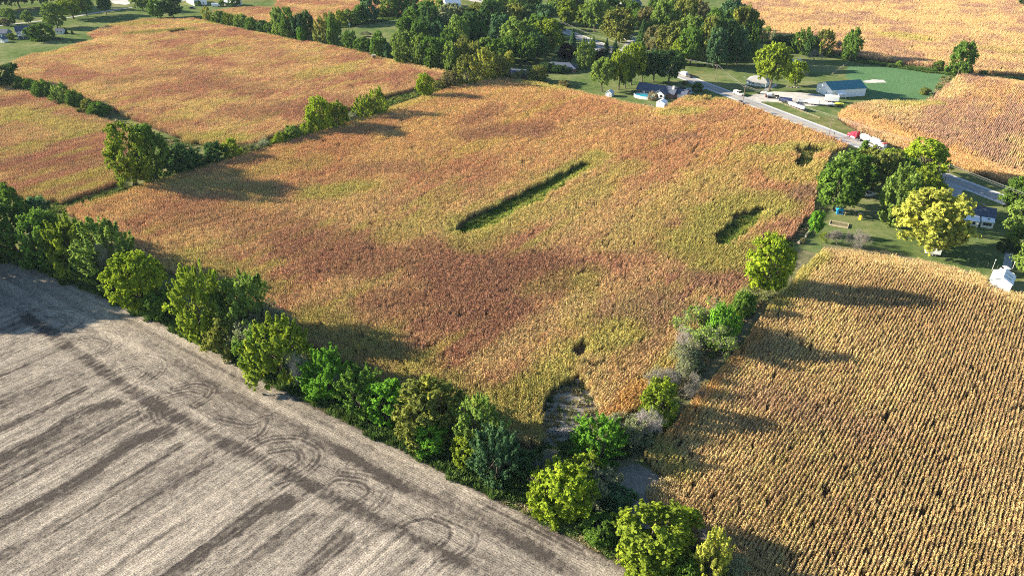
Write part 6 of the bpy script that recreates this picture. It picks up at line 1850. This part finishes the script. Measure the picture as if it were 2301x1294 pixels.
loft([(2.0, .05, .3, .36, .05), (1.2, .32, .05, .42, .28), (-1.2, .32, .05, .42, .28), (-2.0, .05, .3, .36, .05)], 'kayak', M['playred'], None)
kk = bpy.data.objects['kayak']
P = G(1936, 441)
kk.location = (P[0], P[1], .05)
kk.rotation_euler = (0, 0, -.15)
tag(kk, 'faded red kayak lying on the lawn by the grey pickup', 'kayak')
for i in range(5):
    px = (2152 + 22 * i, 586 + 4.6 * i)
    o = MB().tube((0, 0, -.2), (0, 0, 1.5), .07, n=6).build('fence_post', M['palewood'], None)
    P = G(*px)
    o.location = (P[0], P[1], 0)
    tag(o, f'{ORD[i]} from left of the thin posts edging the dry grass strip', 'post', group='thin posts edging the dry strip')
for i, (px, s) in enumerate((((2229, 607), 'left'), ((2272, 612), 'right'))):
    root = empty('yard_lamp', G(*px))
    MB().tube((0, 0, 0), (0, 0, 3.4), .05).build('post', M['white'], root)
    MB().tube((0, 0, 3.4), (0, 0, 3.75), .12, .22, 8).build('lamp_head', M['lamp'], root)
    tag(root, f'{s} white lamp post behind the white gable-front garage', 'lamp post')

# wooden rail fence bits of the farm and paddock
def fence(label, pts, h=1.2, step=3.0, m='palewood', rails=2):
    L = Gs(pts)
    root = empty('paddock_fence', L[0])
    o = L[0]
    for (a, b) in zip(L[:-1], L[1:]):
        d = b - a
        n = max(1, int(np.hypot(*d) / step))
        for k in range(n):
            p = a + d * k / n - o
            MB().box(p[0] - .07, p[0] + .07, p[1] - .07, p[1] + .07, -.1, h).build('post', M[m], root)
        for q in range(rails):
            z = h * (.45 + .4 * q)
            mb = MB().tube((a[0] - o[0], a[1] - o[1], z), (b[0] - o[0], b[1] - o[1], z), .05, n=4)
            mb.build('rail', M[m], root)
    tag(root, label, 'fence')
fence('pale rail fence between corn and the right end of paddock', [(2086, 230), (2098, 214), (2108, 203)])
fence('rail fence crossing the grass behind the old barn', [(1868, 170), (1885, 157), (1908, 142)])
fence('low rail fence along the road side of the farmyard', [(1738, 228), (1765, 238), (1800, 252), (1842, 268)], h=1.0, step=4.0)
fix_normals()

# ================================================================== HAZE (the air of the evening)
hz = MB().box(-4050, 4050, -1550, 6050, -1.0, 122.0).build('haze', bpy.data.materials.new('haze_air'))
hm = hz.data.materials[0]
hm.use_nodes = True
hn = hm.node_tree.nodes
hn.clear()
ho = hn.new('ShaderNodeOutputMaterial')
pv = hn.new('ShaderNodeVolumePrincipled')
pv.inputs['Color'].default_value = (0.62, 0.82, 1.0, 1)
pv.inputs['Density'].default_value = 0.00003
pv.inputs['Anisotropy'].default_value = 0.0
hm.node_tree.links.new(pv.outputs[0], ho.inputs['Volume'])
hz['kind'] = 'stuff'
hz['label'] = 'thin pale blue evening haze over the fields'
